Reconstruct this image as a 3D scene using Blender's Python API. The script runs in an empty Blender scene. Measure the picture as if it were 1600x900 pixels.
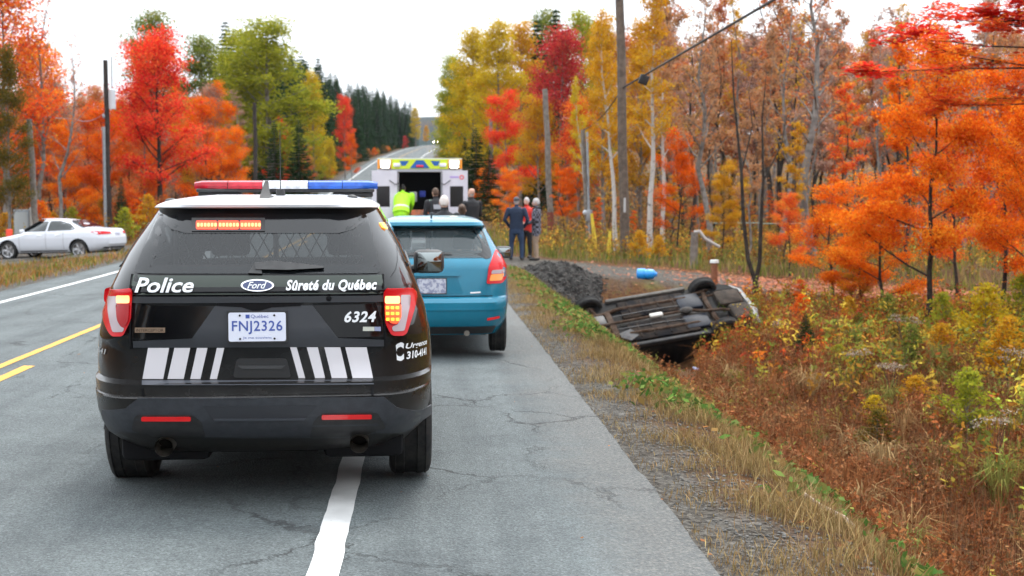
import bpy, bmesh, math, random
import numpy as np
from mathutils import Vector, Matrix, noise as mnoise
R = math.radians
scene = bpy.context.scene
col = scene.collection

# ------------------------------------------------------------------ camera
F_PX, CAM_H, VPX, VPY = 2100.0, 1.77, 660.0, 303.0      # focal length in pixels of a 1600 px wide frame
cd = bpy.data.cameras.new('camera')
cam = bpy.data.objects.new('camera', cd); col.objects.link(cam)
cd.sensor_width = 36.0; cd.lens = F_PX / 1600 * 36
cd.clip_start = 0.1; cd.clip_end = 6000
YAW, PITCH = math.atan((800 - VPX) / F_PX), math.atan((450 - VPY) / F_PX)
cam.location = (0, 0, CAM_H)
cam.rotation_euler = (R(90) - PITCH, 0, -YAW)
cd.dof.use_dof = True; cd.dof.focus_distance = 7.6; cd.dof.aperture_fstop = 3.8
scene.camera = cam

# ------------------------------------------------------------------ sky: bright even overcast
SUN_EL, SUN_AZ = R(62), R(25)
w = bpy.data.worlds.new('World'); scene.world = w; w.use_nodes = True
nt = w.node_tree; nt.nodes.clear()
sky = nt.nodes.new('ShaderNodeTexSky'); sky.sky_type = 'NISHITA'; sky.sun_disc = False
sky.sun_elevation = SUN_EL; sky.sun_rotation = SUN_AZ; sky.dust_density = 4; sky.air_density = 1.2
hs = nt.nodes.new('ShaderNodeHueSaturation'); hs.inputs['Saturation'].default_value = 0.25
mx = nt.nodes.new('ShaderNodeMixRGB'); mx.inputs[0].default_value = 0.82
# the cloud layer: a standard overcast sky, three times as bright overhead as at the horizon
gc = nt.nodes.new('ShaderNodeTexCoord'); gs = nt.nodes.new('ShaderNodeSeparateXYZ'); gm = nt.nodes.new('ShaderNodeMapRange')
gm.inputs['From Min'].default_value = 0; gm.inputs['From Max'].default_value = 1; gm.inputs['To Min'].default_value = .40; gm.inputs['To Max'].default_value = 1.0
gv = nt.nodes.new('ShaderNodeVectorMath'); gv.operation = 'SCALE'; gv.inputs[0].default_value = (19.5, 20.6, 21.8)
nt.links.new(gc.outputs['Generated'], gs.inputs[0]); nt.links.new(gs.outputs['Z'], gm.inputs['Value']); nt.links.new(gm.outputs[0], gv.inputs['Scale']); nt.links.new(gv.outputs[0], mx.inputs[2])
bg = nt.nodes.new('ShaderNodeBackground'); bg.inputs['Strength'].default_value = 0.1
wo = nt.nodes.new('ShaderNodeOutputWorld')
nt.links.new(sky.outputs[0], hs.inputs['Color']); nt.links.new(hs.outputs[0], mx.inputs[1])
nt.links.new(mx.outputs[0], bg.inputs['Color']); nt.links.new(bg.outputs[0], wo.inputs['Surface'])
sl = bpy.data.lights.new('sun', 'SUN'); sl.energy = 1.5; sl.angle = R(22); sl.color = (1.0, 0.96, 0.9)
sun = bpy.data.objects.new('sun', sl); col.objects.link(sun)
sun.rotation_euler = (R(90) - SUN_EL, 0, R(180) - SUN_AZ)
scene.view_settings.view_transform = 'Standard'; scene.view_settings.look = 'None'
scene.view_settings.exposure = 0.92; scene.view_settings.gamma = 1.0
scene.view_settings.use_curve_mapping = False
scene.render.engine = 'CYCLES'
scene.cycles.use_denoising = True; scene.cycles.use_adaptive_sampling = True; scene.cycles.adaptive_threshold = .02
scene.cycles.max_bounces = 6; scene.cycles.diffuse_bounces = 3; scene.cycles.glossy_bounces = 3
scene.cycles.transparent_max_bounces = 8; scene.cycles.transmission_bounces = 4

# ------------------------------------------------------------------ helpers
CAM_M = Matrix.Translation((0, 0, CAM_H)) @ cam.rotation_euler.to_matrix().to_4x4()
def ray(px, py):
    return (CAM_M.to_3x3() @ Vector(((px - 800) / F_PX, (450 - py) / F_PX, -1.0))).normalized()
def at(px, py, Y):
    d = ray(px, py); t = Y / d.y
    return Vector((0, 0, CAM_H)) + d * t
def X_at(px, Y, py=330): return at(px, py, Y).x
def smooth(a, b, t):
    t = min(1, max(0, (t - a) / (b - a))); return t * t * (3 - 2 * t)
def interp(tab, z):
    if z <= tab[0][0]: return tab[0][1]
    for (a, va), (b, vb) in zip(tab, tab[1:]):
        if z <= b: return va + (vb - va) * (z - a) / (b - a)
    return tab[-1][1]

MATS = {}
def nodes_of(m):
    m.use_nodes = True; t = m.node_tree; t.nodes.clear()
    o = t.nodes.new('ShaderNodeOutputMaterial'); return t, o
def nn(t, kind, **kw):
    n = t.nodes.new(kind)
    for k, v in kw.items():
        if k in n.inputs.keys(): n.inputs[k].default_value = v
        else: setattr(n, k, v)
    return n
def c4(c): return (c[0], c[1], c[2], 1.0)
def mat(name, color=(.5, .5, .5), rough=.6, metal=0, spec=.5, color2=None, scale=8, bump=0, bscale=60,
        emit=None, estr=0, coat=0, detail=4, lo=.4, hi=.6):
    if name in MATS: return MATS[name]
    m = bpy.data.materials.new(name); t, o = nodes_of(m); L = t.links.new
    p = nn(t, 'ShaderNodeBsdfPrincipled', Roughness=rough, Metallic=metal)
    p.inputs['Specular IOR Level'].default_value = spec
    p.inputs['Base Color'].default_value = c4(color)
    if coat: p.inputs['Coat Weight'].default_value = coat; p.inputs['Coat Roughness'].default_value = .04
    tc = nn(t, 'ShaderNodeTexCoord')
    if color2:
        nz = nn(t, 'ShaderNodeTexNoise', Scale=scale, Detail=detail, Roughness=.65)
        L(tc.outputs['Object'], nz.inputs['Vector'])
        mr = nn(t, 'ShaderNodeMapRange'); mr.inputs['From Min'].default_value = lo; mr.inputs['From Max'].default_value = hi
        L(nz.outputs['Fac'], mr.inputs['Value'])
        mixc = nn(t, 'ShaderNodeMixRGB'); mixc.inputs[1].default_value = c4(color); mixc.inputs[2].default_value = c4(color2)
        L(mr.outputs[0], mixc.inputs[0]); L(mixc.outputs[0], p.inputs['Base Color'])
    if bump:
        n2 = nn(t, 'ShaderNodeTexNoise', Scale=bscale, Detail=5)
        L(tc.outputs['Object'], n2.inputs['Vector'])
        b = nn(t, 'ShaderNodeBump', Strength=bump, Distance=.02); L(n2.outputs['Fac'], b.inputs['Height'])
        L(b.outputs[0], p.inputs['Normal'])
    if emit:
        p.inputs['Emission Color'].default_value = c4(emit); p.inputs['Emission Strength'].default_value = estr
    L(p.outputs[0], o.inputs['Surface']); MATS[name] = m; return m

def glass_mat(name, tint, see, rough=.03, refl=.75):
    if name in MATS: return MATS[name]
    m = bpy.data.materials.new(name); t, o = nodes_of(m); L = t.links.new
    tr = nn(t, 'ShaderNodeBsdfTransparent'); tr.inputs[0].default_value = c4(see)
    p = nn(t, 'ShaderNodeBsdfPrincipled', Roughness=rough); p.inputs['Base Color'].default_value = c4(tint)
    p.inputs['Specular IOR Level'].default_value = refl
    mixs = nn(t, 'ShaderNodeMixShader'); fr = nn(t, 'ShaderNodeFresnel', IOR=1.5)
    mr = nn(t, 'ShaderNodeMapRange'); mr.inputs['To Min'].default_value = .55; mr.inputs['To Max'].default_value = 1
    L(fr.outputs[0], mr.inputs['Value']); L(mr.outputs[0], mixs.inputs[0])
    L(tr.outputs[0], mixs.inputs[1]); L(p.outputs[0], mixs.inputs[2]); L(mixs.outputs[0], o.inputs['Surface'])
    MATS[name] = m; return m

def tag(o, label=None, cat=None, group=None, kind=None):
    if label: o['label'] = label
    if cat: o['category'] = cat
    if group: o['group'] = group
    if kind: o['kind'] = kind
    return o
def empty(name, loc=(0, 0, 0), rz=0, mat4=None):
    o = bpy.data.objects.new(name, None); col.objects.link(o)
    if mat4 is not None: o.matrix_world = mat4
    else: o.location = loc; o.rotation_euler = (0, 0, rz)
    return o
def link_mesh(name, me, material=None, parent=None):
    o = bpy.data.objects.new(name, me); col.objects.link(o)
    if material is not None:
        for m in (material if isinstance(material, (list, tuple)) else [material]): me.materials.append(m)
    if parent is not None: o.parent = parent
    return o
def copy_tree(o, parent=None):
    c = o.copy(); col.objects.link(c); c.parent = parent
    for ch in o.children: copy_tree(ch, c)
    return c

class MB:
    """collects shapes and builds one mesh object"""
    def __init__(s): s.v = []; s.f = []; s.mi = []; s.cur = 0
    def add(s, vs, fs):
        b = len(s.v); s.v += [tuple(v) for v in vs]; s.f += [tuple(i + b for i in f) for f in fs]; s.mi += [s.cur] * len(fs)
    def box(s, lo, hi, M=None, taper=None):
        x0, y0, z0 = lo; x1, y1, z1 = hi
        vs = [Vector(p) for p in ((x0,y0,z0),(x1,y0,z0),(x1,y1,z0),(x0,y1,z0),(x0,y0,z1),(x1,y0,z1),(x1,y1,z1),(x0,y1,z1))]
        if taper:
            cx, cy = (x0 + x1) / 2, (y0 + y1) / 2
            for v in vs[4:]: v.x = cx + (v.x - cx) * taper; v.y = cy + (v.y - cy) * taper
        if M is not None: vs = [M @ v for v in vs]
        s.add(vs, [(0,3,2,1),(4,5,6,7),(0,1,5,4),(1,2,6,5),(2,3,7,6),(3,0,4,7)])
    def rbox(s, lo, hi, r=.02, M=None):
        """box with chamfered edges"""
        bm = bmesh.new(); bmesh.ops.create_cube(bm, size=1)
        for v in bm.verts:
            v.co = Vector([(lo[i] + hi[i]) / 2 + v.co[i] * (hi[i] - lo[i]) for i in range(3)])
        bmesh.ops.bevel(bm, geom=bm.edges[:], offset=r, segments=2, affect='EDGES', profile=.5)
        bm.verts.index_update()
        vs = [v.co.copy() for v in bm.verts]; fs = [[v.index for v in f.verts] for f in bm.faces]; bm.free()
        if M is not None: vs = [M @ v for v in vs]
        s.add(vs, fs)
    def tube(s, pts, rad, n=8, caps=True):
        pts = [Vector(p) for p in pts]; k = len(pts)
        if not isinstance(rad, (list, tuple)): rad = [rad] * k
        vs = []; prev = None
        for i, p in enumerate(pts):
            d = (pts[min(i + 1, k - 1)] - pts[max(i - 1, 0)]).normalized()
            if prev is None:
                a = d.orthogonal().normalized()
            else:
                a = (prev - d * prev.dot(d))
                a = a.normalized() if a.length > 1e-6 else d.orthogonal().normalized()
            prev = a; b = d.cross(a)
            for j in range(n):
                q = 2 * math.pi * j / n
                vs.append(p + (a * math.cos(q) + b * math.sin(q)) * rad[i])
        fs = [(i*n + j, i*n + (j+1) % n, (i+1)*n + (j+1) % n, (i+1)*n + j) for i in range(k - 1) for j in range(n)]
        if caps: fs += [tuple(reversed(range(n))), tuple((k-1)*n + j for j in range(n))]
        s.add(vs, fs)
    def ell(s, c, r, nu=12, nv=8, M=None):
        vs = []; fs = []
        for i in range(nv + 1):
            th = math.pi * i / nv
            for j in range(nu):
                ph = 2 * math.pi * j / nu
                p = Vector((r[0]*math.sin(th)*math.cos(ph), r[1]*math.sin(th)*math.sin(ph), r[2]*math.cos(th)))
                if M is not None: p = M @ p
                vs.append(Vector(c) + p)
        for i in range(nv):
            for j in range(nu):
                fs.append((i*nu + j, (i+1)*nu + j, (i+1)*nu + (j+1) % nu, i*nu + (j+1) % nu))
        s.add(vs, fs)
    def lathe_x(s, prof, c=(0, 0, 0), n=28):
        """profile of (x, r) turned round the x axis through c"""
        vs = []; fs = []
        for (x, r) in prof:
            for j in range(n):
                q = 2 * math.pi * j / n
                vs.append((c[0] + x, c[1] + r * math.cos(q), c[2] + r * math.sin(q)))
        for i in range(len(prof) - 1):
            for j in range(n):
                fs.append((i*n + j, i*n + (j+1) % n, (i+1)*n + (j+1) % n, (i+1)*n + j))
        s.add(vs, fs)
    def build(s, name, material, parent=None, sharp=35, smooth_=True):
        me = bpy.data.meshes.new(name); me.from_pydata(s.v, [], s.f)
        ms = material if isinstance(material, (list, tuple)) else [material]
        for m in ms: me.materials.append(m)
        if len(ms) > 1: me.polygons.foreach_set('material_index', s.mi)
        finish(me, sharp, smooth_)
        o = bpy.data.objects.new(name, me); col.objects.link(o)
        if parent is not None: o.parent = parent
        return o
def finish(me, sharp=35, smooth_=True, weld=True):
    bm = bmesh.new(); bm.from_mesh(me)
    if weld: bmesh.ops.remove_doubles(bm, verts=bm.verts[:], dist=1e-5)
    bmesh.ops.recalc_face_normals(bm, faces=bm.faces[:])
    if smooth_:
        ang = R(sharp)
        for f in bm.faces: f.smooth = True
        for e in bm.edges:
            if len(e.link_faces) == 2:
                e.smooth = e.calc_face_angle(0) < ang
            else: e.smooth = False
    bm.to_mesh(me); bm.free(); me.update()

def fast_mesh(name, co, quads, attrs=None):
    """numpy vertices and quads to a mesh"""
    me = bpy.data.meshes.new(name); n = len(quads)
    me.vertices.add(len(co)); me.vertices.foreach_set('co', np.asarray(co, np.float32).ravel())
    me.loops.add(4 * n); me.loops.foreach_set('vertex_index', np.asarray(quads, np.int32).ravel())
    me.polygons.add(n); me.polygons.foreach_set('loop_start', np.arange(0, 4 * n, 4, dtype=np.int32))
    for k, v in (attrs or {}).items():
        if v.ndim == 1:
            a = me.attributes.new(k, 'FLOAT', 'FACE'); a.data.foreach_set('value', v.astype(np.float32))
        else:
            a = me.attributes.new(k, 'FLOAT_COLOR', 'FACE')
            a.data.foreach_set('color', np.c_[v, np.ones(len(v))].astype(np.float32).ravel())
    me.update(calc_edges=True); return me

def text_geo(txt, shear=0, bold=0, spacing=1.0):
    """(verts 2d, faces) of a line of lettering, bounding box scaled to 0..1 both ways"""
    cu = bpy.data.curves.new('lettering', 'FONT'); cu.body = txt; cu.size = 1; cu.shear = shear; cu.offset = bold
    cu.space_character = spacing; cu.resolution_u = 3
    o = bpy.data.objects.new('lettering', cu); col.objects.link(o)
    dg = bpy.context.evaluated_depsgraph_get(); dg.update()
    me = bpy.data.meshes.new_from_object(o.evaluated_get(dg))
    vs = [(v.co.x, v.co.y) for v in me.vertices]; fs = [tuple(p.vertices) for p in me.polygons]
    bpy.data.objects.remove(o); bpy.data.curves.remove(cu); bpy.data.meshes.remove(me)
    xs = [v[0] for v in vs]; ys = [v[1] for v in vs]
    x0, x1, y0, y1 = min(xs), max(xs), min(ys), max(ys)
    return [((x - x0) / (x1 - x0), (y - y0) / (y1 - y0)) for x, y in vs], fs
def lettering(name, txt, mapf, material, parent, shear=0, bold=0, spacing=1.0):
    vs, fs = text_geo(txt, shear, bold, spacing)
    bm = bmesh.new(); bv = [bm.verts.new((u, v, 0)) for u, v in vs]
    for f in fs:
        try: bm.faces.new([bv[i] for i in f])
        except ValueError: pass
    for ax, k in ((0, 14), (1, 3)):
        for i in range(1, k):
            c = [0, 0, 0]; c[ax] = i / k; nrm = [0, 0, 0]; nrm[ax] = 1
            bmesh.ops.bisect_plane(bm, geom=bm.verts[:] + bm.edges[:] + bm.faces[:], plane_co=c, plane_no=nrm)
    for v in bm.verts: v.co = Vector(mapf(v.co.x, v.co.y))
    me = bpy.data.meshes.new(name); bm.to_mesh(me); bm.free(); me.materials.append(material)
    o = bpy.data.objects.new(name, me); col.objects.link(o); o.parent = parent; return o
# ------------------------------------------------------------------ terrain
_ys = np.arange(-60, 3000, 4.0)
def _sm(tab, k=13):
    v = np.interp(_ys, [a for a, _ in tab], [b for _, b in tab])
    return np.convolve(np.pad(v, k // 2, mode='edge'), np.ones(k) / k, 'valid')
_RZ = _sm([(-60, 0), (52, 0), (100, 1.5), (138, 3.4), (190, 5.9), (248, 8.6), (328, 13.0), (405, 16.6), (450, 17.2), (520, 14), (700, 4), (3000, 0)])
_RC = _sm([(-60, -4), (215, -4.0), (248, -3.6), (328, .3), (420, 7.5), (500, 18), (700, 60), (3000, 300)])
def road_z(y): return float(np.interp(y, _ys, _RZ))
def road_cx(y): return float(np.interp(y, _ys, _RC))
NEAR = [(5.4, -.055), (5.9, -.07), (6.3, -.14), (6.9, -.5), (8.0, -1.38), (8.7, -1.72), (9.6, -1.74), (10.6, -1.55), (12.5, -1.28), (18, -1.35), (40, -1.1), (80, 2), (160, 12), (300, 25), (2000, 30)]
DRIVE = [(5.3, -.05), (7, -.2), (10, -.5), (14, -.85), (18, -1.15), (22, -1.4), (40, -1.2), (80, 2), (160, 12), (300, 25), (2000, 30)]
FAR = [(5.3, -.05), (6.2, -.18), (9, -.42), (14, -.7), (20, -.95), (40, -.8), (80, 2), (160, 12), (300, 25), (2000, 30)]
LEFT = [(4.3, -.16), (5.2, -.22), (6.5, -.42), (8, -.53), (9.5, -.72), (13, -.80), (40, -.6), (80, 1.5), (160, 10), (300, 22), (2000, 30)]
def surf(u):      # paved cross-section, crowned
    return .08 - (.0235 * u if u > 0 else -.05 * u)
def ground_z(x, y, bumps=True):
    u = x - road_cx(y)
    if u > 5.38:
        a = smooth(32.6, 34.9, y); b = smooth(41, 44, y)
        z = interp(NEAR, u) * (1 - a) + (interp(DRIVE, u) * (1 - b) + interp(FAR, u) * b) * a
    elif u < -4.3: z = interp(LEFT, -u)
    else: z = surf(u) - .05
    z += road_z(y)
    z -= .50 * math.exp(-((x - 5.0) / 1.75) ** 4 - ((y - 29.2) / 2.1) ** 4)      # hollow gouged by the wreck
    if bumps:
        k = smooth(5.6, 7.5, u) if u > 0 else smooth(4.6, 7, -u)
        if u > 5 and 34.5 < y < 41: k *= .25
        z += k * (.10 * (mnoise.noise((x * .8, y * .8, 0)) ) + .05 * mnoise.noise((x * 2.3, y * 2.3, 5)))
    return z
def grid_axis(bands):
    out = []
    for a, b, st in bands:
        n = max(1, round((b - a) / st)); out += [a + (b - a) * i / n for i in range(n)]
    return out + [bands[-1][1]]
gx = grid_axis([(-1500, -300, 200), (-300, -60, 20), (-60, -16, 3), (-16, -7, .6), (-7, 1, 1.0), (1, 10, .22), (10, 24, .6), (24, 60, 3), (60, 300, 20), (300, 1500, 200)])
gy = grid_axis([(-60, 2, 6), (2, 40, .4), (40, 60, .7), (60, 140, 3), (140, 500, 10), (500, 3000, 100)])
co = np.array([(x, y, ground_z(x, y)) for y in gy for x in gx])
nx = len(gx)
q = np.array([(j*nx + i, j*nx + i + 1, (j+1)*nx + i + 1, (j+1)*nx + i) for j in range(len(gy) - 1) for i in range(nx - 1)])
gme = fast_mesh('ground', co, q)
def zone_mask(x, y):
    """1 = bare gravel of the shoulders and drives, 0 = leaf litter and soil"""
    u = x - road_cx(y)
    e = .35 * mnoise.noise((x * 1.1, y * .5, 3)) + .2 * mnoise.noise((x * 3, y * 2, 9))
    g = 1 - smooth(5.62, 6.15, u + e) if u > 0 else 1 - smooth(4.6, 5.6, -u + e)
    if u > 5: g = max(g, (1 - smooth(12.0, 17, u + 3 * e)) * smooth(34.2, 35.0, y + e) * (1 - smooth(40.0, 41, y + e)))
    if u < -4: g = max(g, smooth(45.5, 47, y + e) * (1 - smooth(53, 54.5, y + e)))
    return g
ga = gme.attributes.new('gravel', 'FLOAT', 'POINT')
ga.data.foreach_set('value', np.array([zone_mask(c[0], c[1]) for c in co], np.float32))
m = bpy.data.materials.new('ground_cover'); t, o = nodes_of(m); L = t.links.new
p = nn(t, 'ShaderNodeBsdfPrincipled', Roughness=.95); p.inputs['Specular IOR Level'].default_value = .15
tc = nn(t, 'ShaderNodeNewGeometry')
def nz_(scale, detail=5, rough=.65):
    n = nn(t, 'ShaderNodeTexNoise', Scale=scale, Detail=detail, Roughness=rough); L(tc.outputs['Position'], n.inputs['Vector']); return n
def ramp_(src, stops):
    r = nn(t, 'ShaderNodeValToRGB'); e = r.color_ramp.elements
    while len(e) < len(stops): e.new(.5)
    for el, (ps, c) in zip(e, stops): el.position = ps; el.color = c4(c)
    L(src, r.inputs[0]); return r
litter = ramp_(nz_(9).outputs['Fac'], [(.3, (.035, .018, .010)), (.44, (.085, .038, .018)), (.55, (.13, .060, .022)), (.66, (.06, .058, .020)), (.78, (.15, .10, .035))])
grassy = ramp_(nz_(14).outputs['Fac'], [(.3, (.05, .06, .015)), (.5, (.11, .12, .03)), (.7, (.17, .13, .05))])
pat = nz_(.45, 3)
mr = nn(t, 'ShaderNodeMapRange'); mr.inputs['From Min'].default_value = .55; mr.inputs['From Max'].default_value = .68; L(pat.outputs['Fac'], mr.inputs['Value'])
mA = nn(t, 'ShaderNodeMixRGB'); L(mr.outputs[0], mA.inputs[0]); L(litter.outputs[0], mA.inputs[1]); L(grassy.outputs[0], mA.inputs[2])
vor = nn(t, 'ShaderNodeTexVoronoi', Scale=34); L(tc.outputs['Position'], vor.inputs['Vector'])
stones = ramp_(vor.outputs['Color'], [(.15, (.050, .046, .041)), (.5, (.095, .089, .080)), (.85, (.155, .146, .130))])
soil = ramp_(nz_(3.5).outputs['Fac'], [(.38, (.75, .7, .65)), (.62, (1.1, 1.1, 1.1))])
mS = nn(t, 'ShaderNodeMixRGB', blend_type='MULTIPLY'); mS.inputs[0].default_value = 1; L(stones.outputs[0], mS.inputs[1]); L(soil.outputs[0], mS.inputs[2])
at_ = nn(t, 'ShaderNodeAttribute', attribute_name='gravel')
mB = nn(t, 'ShaderNodeMixRGB'); L(at_.outputs['Fac'], mB.inputs[0]); L(mA.outputs[0], mB.inputs[1]); L(mS.outputs[0], mB.inputs[2])
L(mB.outputs[0], p.inputs['Base Color'])
b1 = nn(t, 'ShaderNodeBump', Strength=.8, Distance=.03); L(vor.outputs['Distance'], b1.inputs['Height'])
b2 = nn(t, 'ShaderNodeBump', Strength=.9, Distance=.06); L(nz_(16).outputs['Fac'], b2.inputs['Height']); L(b1.outputs[0], b2.inputs['Normal'])
L(b2.outputs[0], p.inputs['Normal']); L(p.outputs[0], o.inputs['Surface'])
gme.polygons.foreach_set('use_smooth', np.ones(len(q), bool))
ground = link_mesh('ground', gme, m); tag(ground, kind='structure')

# ------------------------------------------------------------------ road
ry = grid_axis([(-40, 4, 1), (4, 24, .12), (24, 60, .5), (60, 160, 3), (160, 620, 6)])
us = [-4.3, -3.6, -3.3, -2, -1, 0, 1, 2, 3.2, 3.8, 4.6, 5.0, 5.48]
rco = []
rng = random.Random(5)
for y in ry:
    jr = .05 * mnoise.noise((0, y * .7, 0)) + .06 * mnoise.noise((0, y * 2.1, 7)) + .05 * mnoise.noise((3, y * .97 * 5, 7)); jl = .06 * mnoise.noise((9, y * 1.3, 0))
    for i, u in enumerate(us):
        uu = u + (jr if i == len(us) - 1 else jl if i == 0 else 0)
        rco.append((road_cx(y) + uu, y, road_z(y) + surf(u) - (.012 if i in (0, len(us) - 1) else 0)))
nu = len(us)
rq = [(j*nu + i, j*nu + i + 1, (j+1)*nu + i + 1, (j+1)*nu + i) for j in range(len(ry) - 1) for i in range(nu - 1)]
rme = fast_mesh('road', np.array(rco), np.array(rq)); rme.polygons.foreach_set('use_smooth', np.ones(len(rq), bool))
m = bpy.data.materials.new('asphalt'); t, o = nodes_of(m); L = t.links.new
p = nn(t, 'ShaderNodeBsdfPrincipled', Roughness=.82); p.inputs['Specular IOR Level'].default_value = .35
tc = nn(t, 'ShaderNodeNewGeometry')
fine = ramp_(nz_(95, 3, .8).outputs['Fac'], [(.30, (.047, .055, .057)), (.5, (.081, .094, .097)), (.70, (.135, .150, .152))])
vg = nn(t, 'ShaderNodeTexVoronoi', Scale=85); L(tc.outputs['Position'], vg.inputs['Vector'])
agg = ramp_(vg.outputs['Color'], [(.1, (.62, .63, .63)), (.55, (1, 1, 1)), (.92, (1.45, 1.45, 1.45))])
stm = nn(t, 'ShaderNodeMapping'); stm.inputs['Scale'].default_value = (1.6, .06, 1); L(tc.outputs['Position'], stm.inputs['Vector'])
stn = nn(t, 'ShaderNodeTexNoise', Scale=1.0, Detail=5, Roughness=.6); L(stm.outputs[0], stn.inputs['Vector'])
streak = ramp_(stn.outputs['Fac'], [(.36, (.74, .75, .76)), (.5, (.98, .98, .98)), (.64, (1.16, 1.16, 1.15))])
big0 = ramp_(nz_(.9, 6, .75).outputs['Fac'], [(.34, (.74, .75, .76)), (.5, (1, 1, 1)), (.66, (1.14, 1.14, 1.13))])
big = nn(t, 'ShaderNodeMixRGB', blend_type='MULTIPLY'); big.inputs[0].default_value = 1; L(streak.outputs[0], big.inputs[1]); L(big0.outputs[0], big.inputs[2])
sx = nn(t, 'ShaderNodeSeparateXYZ'); L(tc.outputs['Position'], sx.inputs[0])
# worn edge of the paved shoulder: dusty, stonier strip
ed = nn(t, 'ShaderNodeMapRange'); ed.inputs['From Min'].default_value = .75; ed.inputs['From Max'].default_value = 1.25
en = nz_(2.2, 4); ea = nn(t, 'ShaderNodeMath', operation='MULTIPLY_ADD'); ea.inputs[1].default_value = .9; L(en.outputs['Fac'], ea.inputs[0])
es = nn(t, 'ShaderNodeMath', operation='SUBTRACT'); L(sx.outputs['X'], es.inputs[0]); es.inputs[1].default_value = .45
L(es.outputs[0], ea.inputs[2]); L(ea.outputs[0], ed.inputs['Value'])
edc = ramp_(nz_(40, 4, .8).outputs['Fac'], [(.35, (.045, .045, .047)), (.5, (.10, .098, .093)), (.68, (.22, .205, .18))])
m1 = nn(t, 'ShaderNodeMixRGB', blend_type='MULTIPLY'); m1.inputs[0].default_value = 1; L(fine.outputs[0], m1.inputs[1]); L(big.outputs[0], m1.inputs[2])
m2 = nn(t, 'ShaderNodeMixRGB', blend_type='MULTIPLY'); m2.inputs[0].default_value = .8; L(m1.outputs[0], m2.inputs[1]); L(agg.outputs[0], m2.inputs[2])
m3 = nn(t, 'ShaderNodeMixRGB'); L(m2.outputs[0], m3.inputs[1]); L(edc.outputs[0], m3.inputs[2])
mm = nn(t, 'ShaderNodeMath', operation='MULTIPLY'); mm.inputs[1].default_value = .65; L(ed.outputs[0], mm.inputs[0]); L(mm.outputs[0], m3.inputs[0])
# cracks: edges of stretched, noise-warped cells, broken up by a mask
wv = nn(t, 'ShaderNodeTexNoise', Scale=1.6, Detail=6, Roughness=.75); L(tc.outputs['Position'], wv.inputs['Vector'])
wm = nn(t, 'ShaderNodeMixRGB', blend_type='ADD'); wm.inputs[0].default_value = .8; L(tc.outputs['Position'], wm.inputs[1]); L(wv.outputs['Color'], wm.inputs[2])
mp = nn(t, 'ShaderNodeMapping'); mp.inputs['Scale'].default_value = (.75, .42, 0); L(wm.outputs[0], mp.inputs['Vector'])
vc = nn(t, 'ShaderNodeTexVoronoi', Scale=1.0, feature='DISTANCE_TO_EDGE'); L(mp.outputs[0], vc.inputs['Vector'])
ck = nn(t, 'ShaderNodeMapRange'); ck.inputs['From Min'].default_value = .0018; ck.inputs['From Max'].default_value = .0085
ck.inputs['To Min'].default_value = 1; ck.inputs['To Max'].default_value = 0; L(vc.outputs['Distance'], ck.inputs['Value'])
msk = nn(t, 'ShaderNodeMapRange'); msk.inputs['From Min'].default_value = .42; msk.inputs['From Max'].default_value = .58; L(nz_(.55, 3).outputs['Fac'], msk.inputs['Value'])
ckm = nn(t, 'ShaderNodeMath', operation='MULTIPLY'); L(ck.outputs[0], ckm.inputs[0]); L(msk.outputs[0], ckm.inputs[1])
cks = nn(t, 'ShaderNodeMath', operation='MULTIPLY'); cks.inputs[1].default_value = .75; L(ckm.outputs[0], cks.inputs[0])
m4 = nn(t, 'ShaderNodeMixRGB'); m4.inputs[2].default_value = (.022, .022, .022, 1); L(cks.outputs[0], m4.inputs[0]); L(m3.outputs[0], m4.inputs[1])
L(m4.outputs[0], p.inputs['Base Color'])
bb = nn(t, 'ShaderNodeBump', Strength=.55, Distance=.012); L(vg.outputs['Distance'], bb.inputs['Height'])
bc = nn(t, 'ShaderNodeBump', Strength=.7, Distance=-.02); L(ckm.outputs[0], bc.inputs['Height']); L(bb.outputs[0], bc.inputs['Normal'])
L(bc.outputs[0], p.inputs['Normal']); L(p.outputs[0], o.inputs['Surface'])
road = link_mesh('road', rme, m); tag(road, kind='structure')

def paint_mat(name, c, wear):
    m = bpy.data.materials.new(name); t, o = nodes_of(m); L = t.links.new
    p = nn(t, 'ShaderNodeBsdfPrincipled', Roughness=.6); p.inputs['Specular IOR Level'].default_value = .35
    g = nn(t, 'ShaderNodeNewGeometry')
    a = nn(t, 'ShaderNodeTexNoise', Scale=28, Detail=6, Roughness=.8); L(g.outputs['Position'], a.inputs['Vector'])
    r = nn(t, 'ShaderNodeMapRange'); r.inputs['From Min'].default_value = wear; r.inputs['From Max'].default_value = wear + .05
    L(a.outputs['Fac'], r.inputs['Value'])
    d = nn(t, 'ShaderNodeTexNoise', Scale=4, Detail=4); L(g.outputs['Position'], d.inputs['Vector'])
    rr = nn(t, 'ShaderNodeValToRGB'); rr.color_ramp.elements[0].color = c4([k * .8 for k in c]); rr.color_ramp.elements[1].color = c4(c)
    rr.color_ramp.elements[0].position = .35; rr.color_ramp.elements[1].position = .6; L(d.outputs['Fac'], rr.inputs[0])
    x = nn(t, 'ShaderNodeMixRGB'); x.inputs[2].default_value = (.14, .14, .14, 1); L(r.outputs[0], x.inputs[0]); L(rr.outputs[0], x.inputs[1])
    L(x.outputs[0], p.inputs['Base Color']); L(p.outputs[0], o.inputs['Surface']); return m
M_WHITE = paint_mat('white_road_paint', (.62, .62, .61), .63); M_YEL = paint_mat('yellow_road_paint', (.58, .30, .03), .63)
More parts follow.
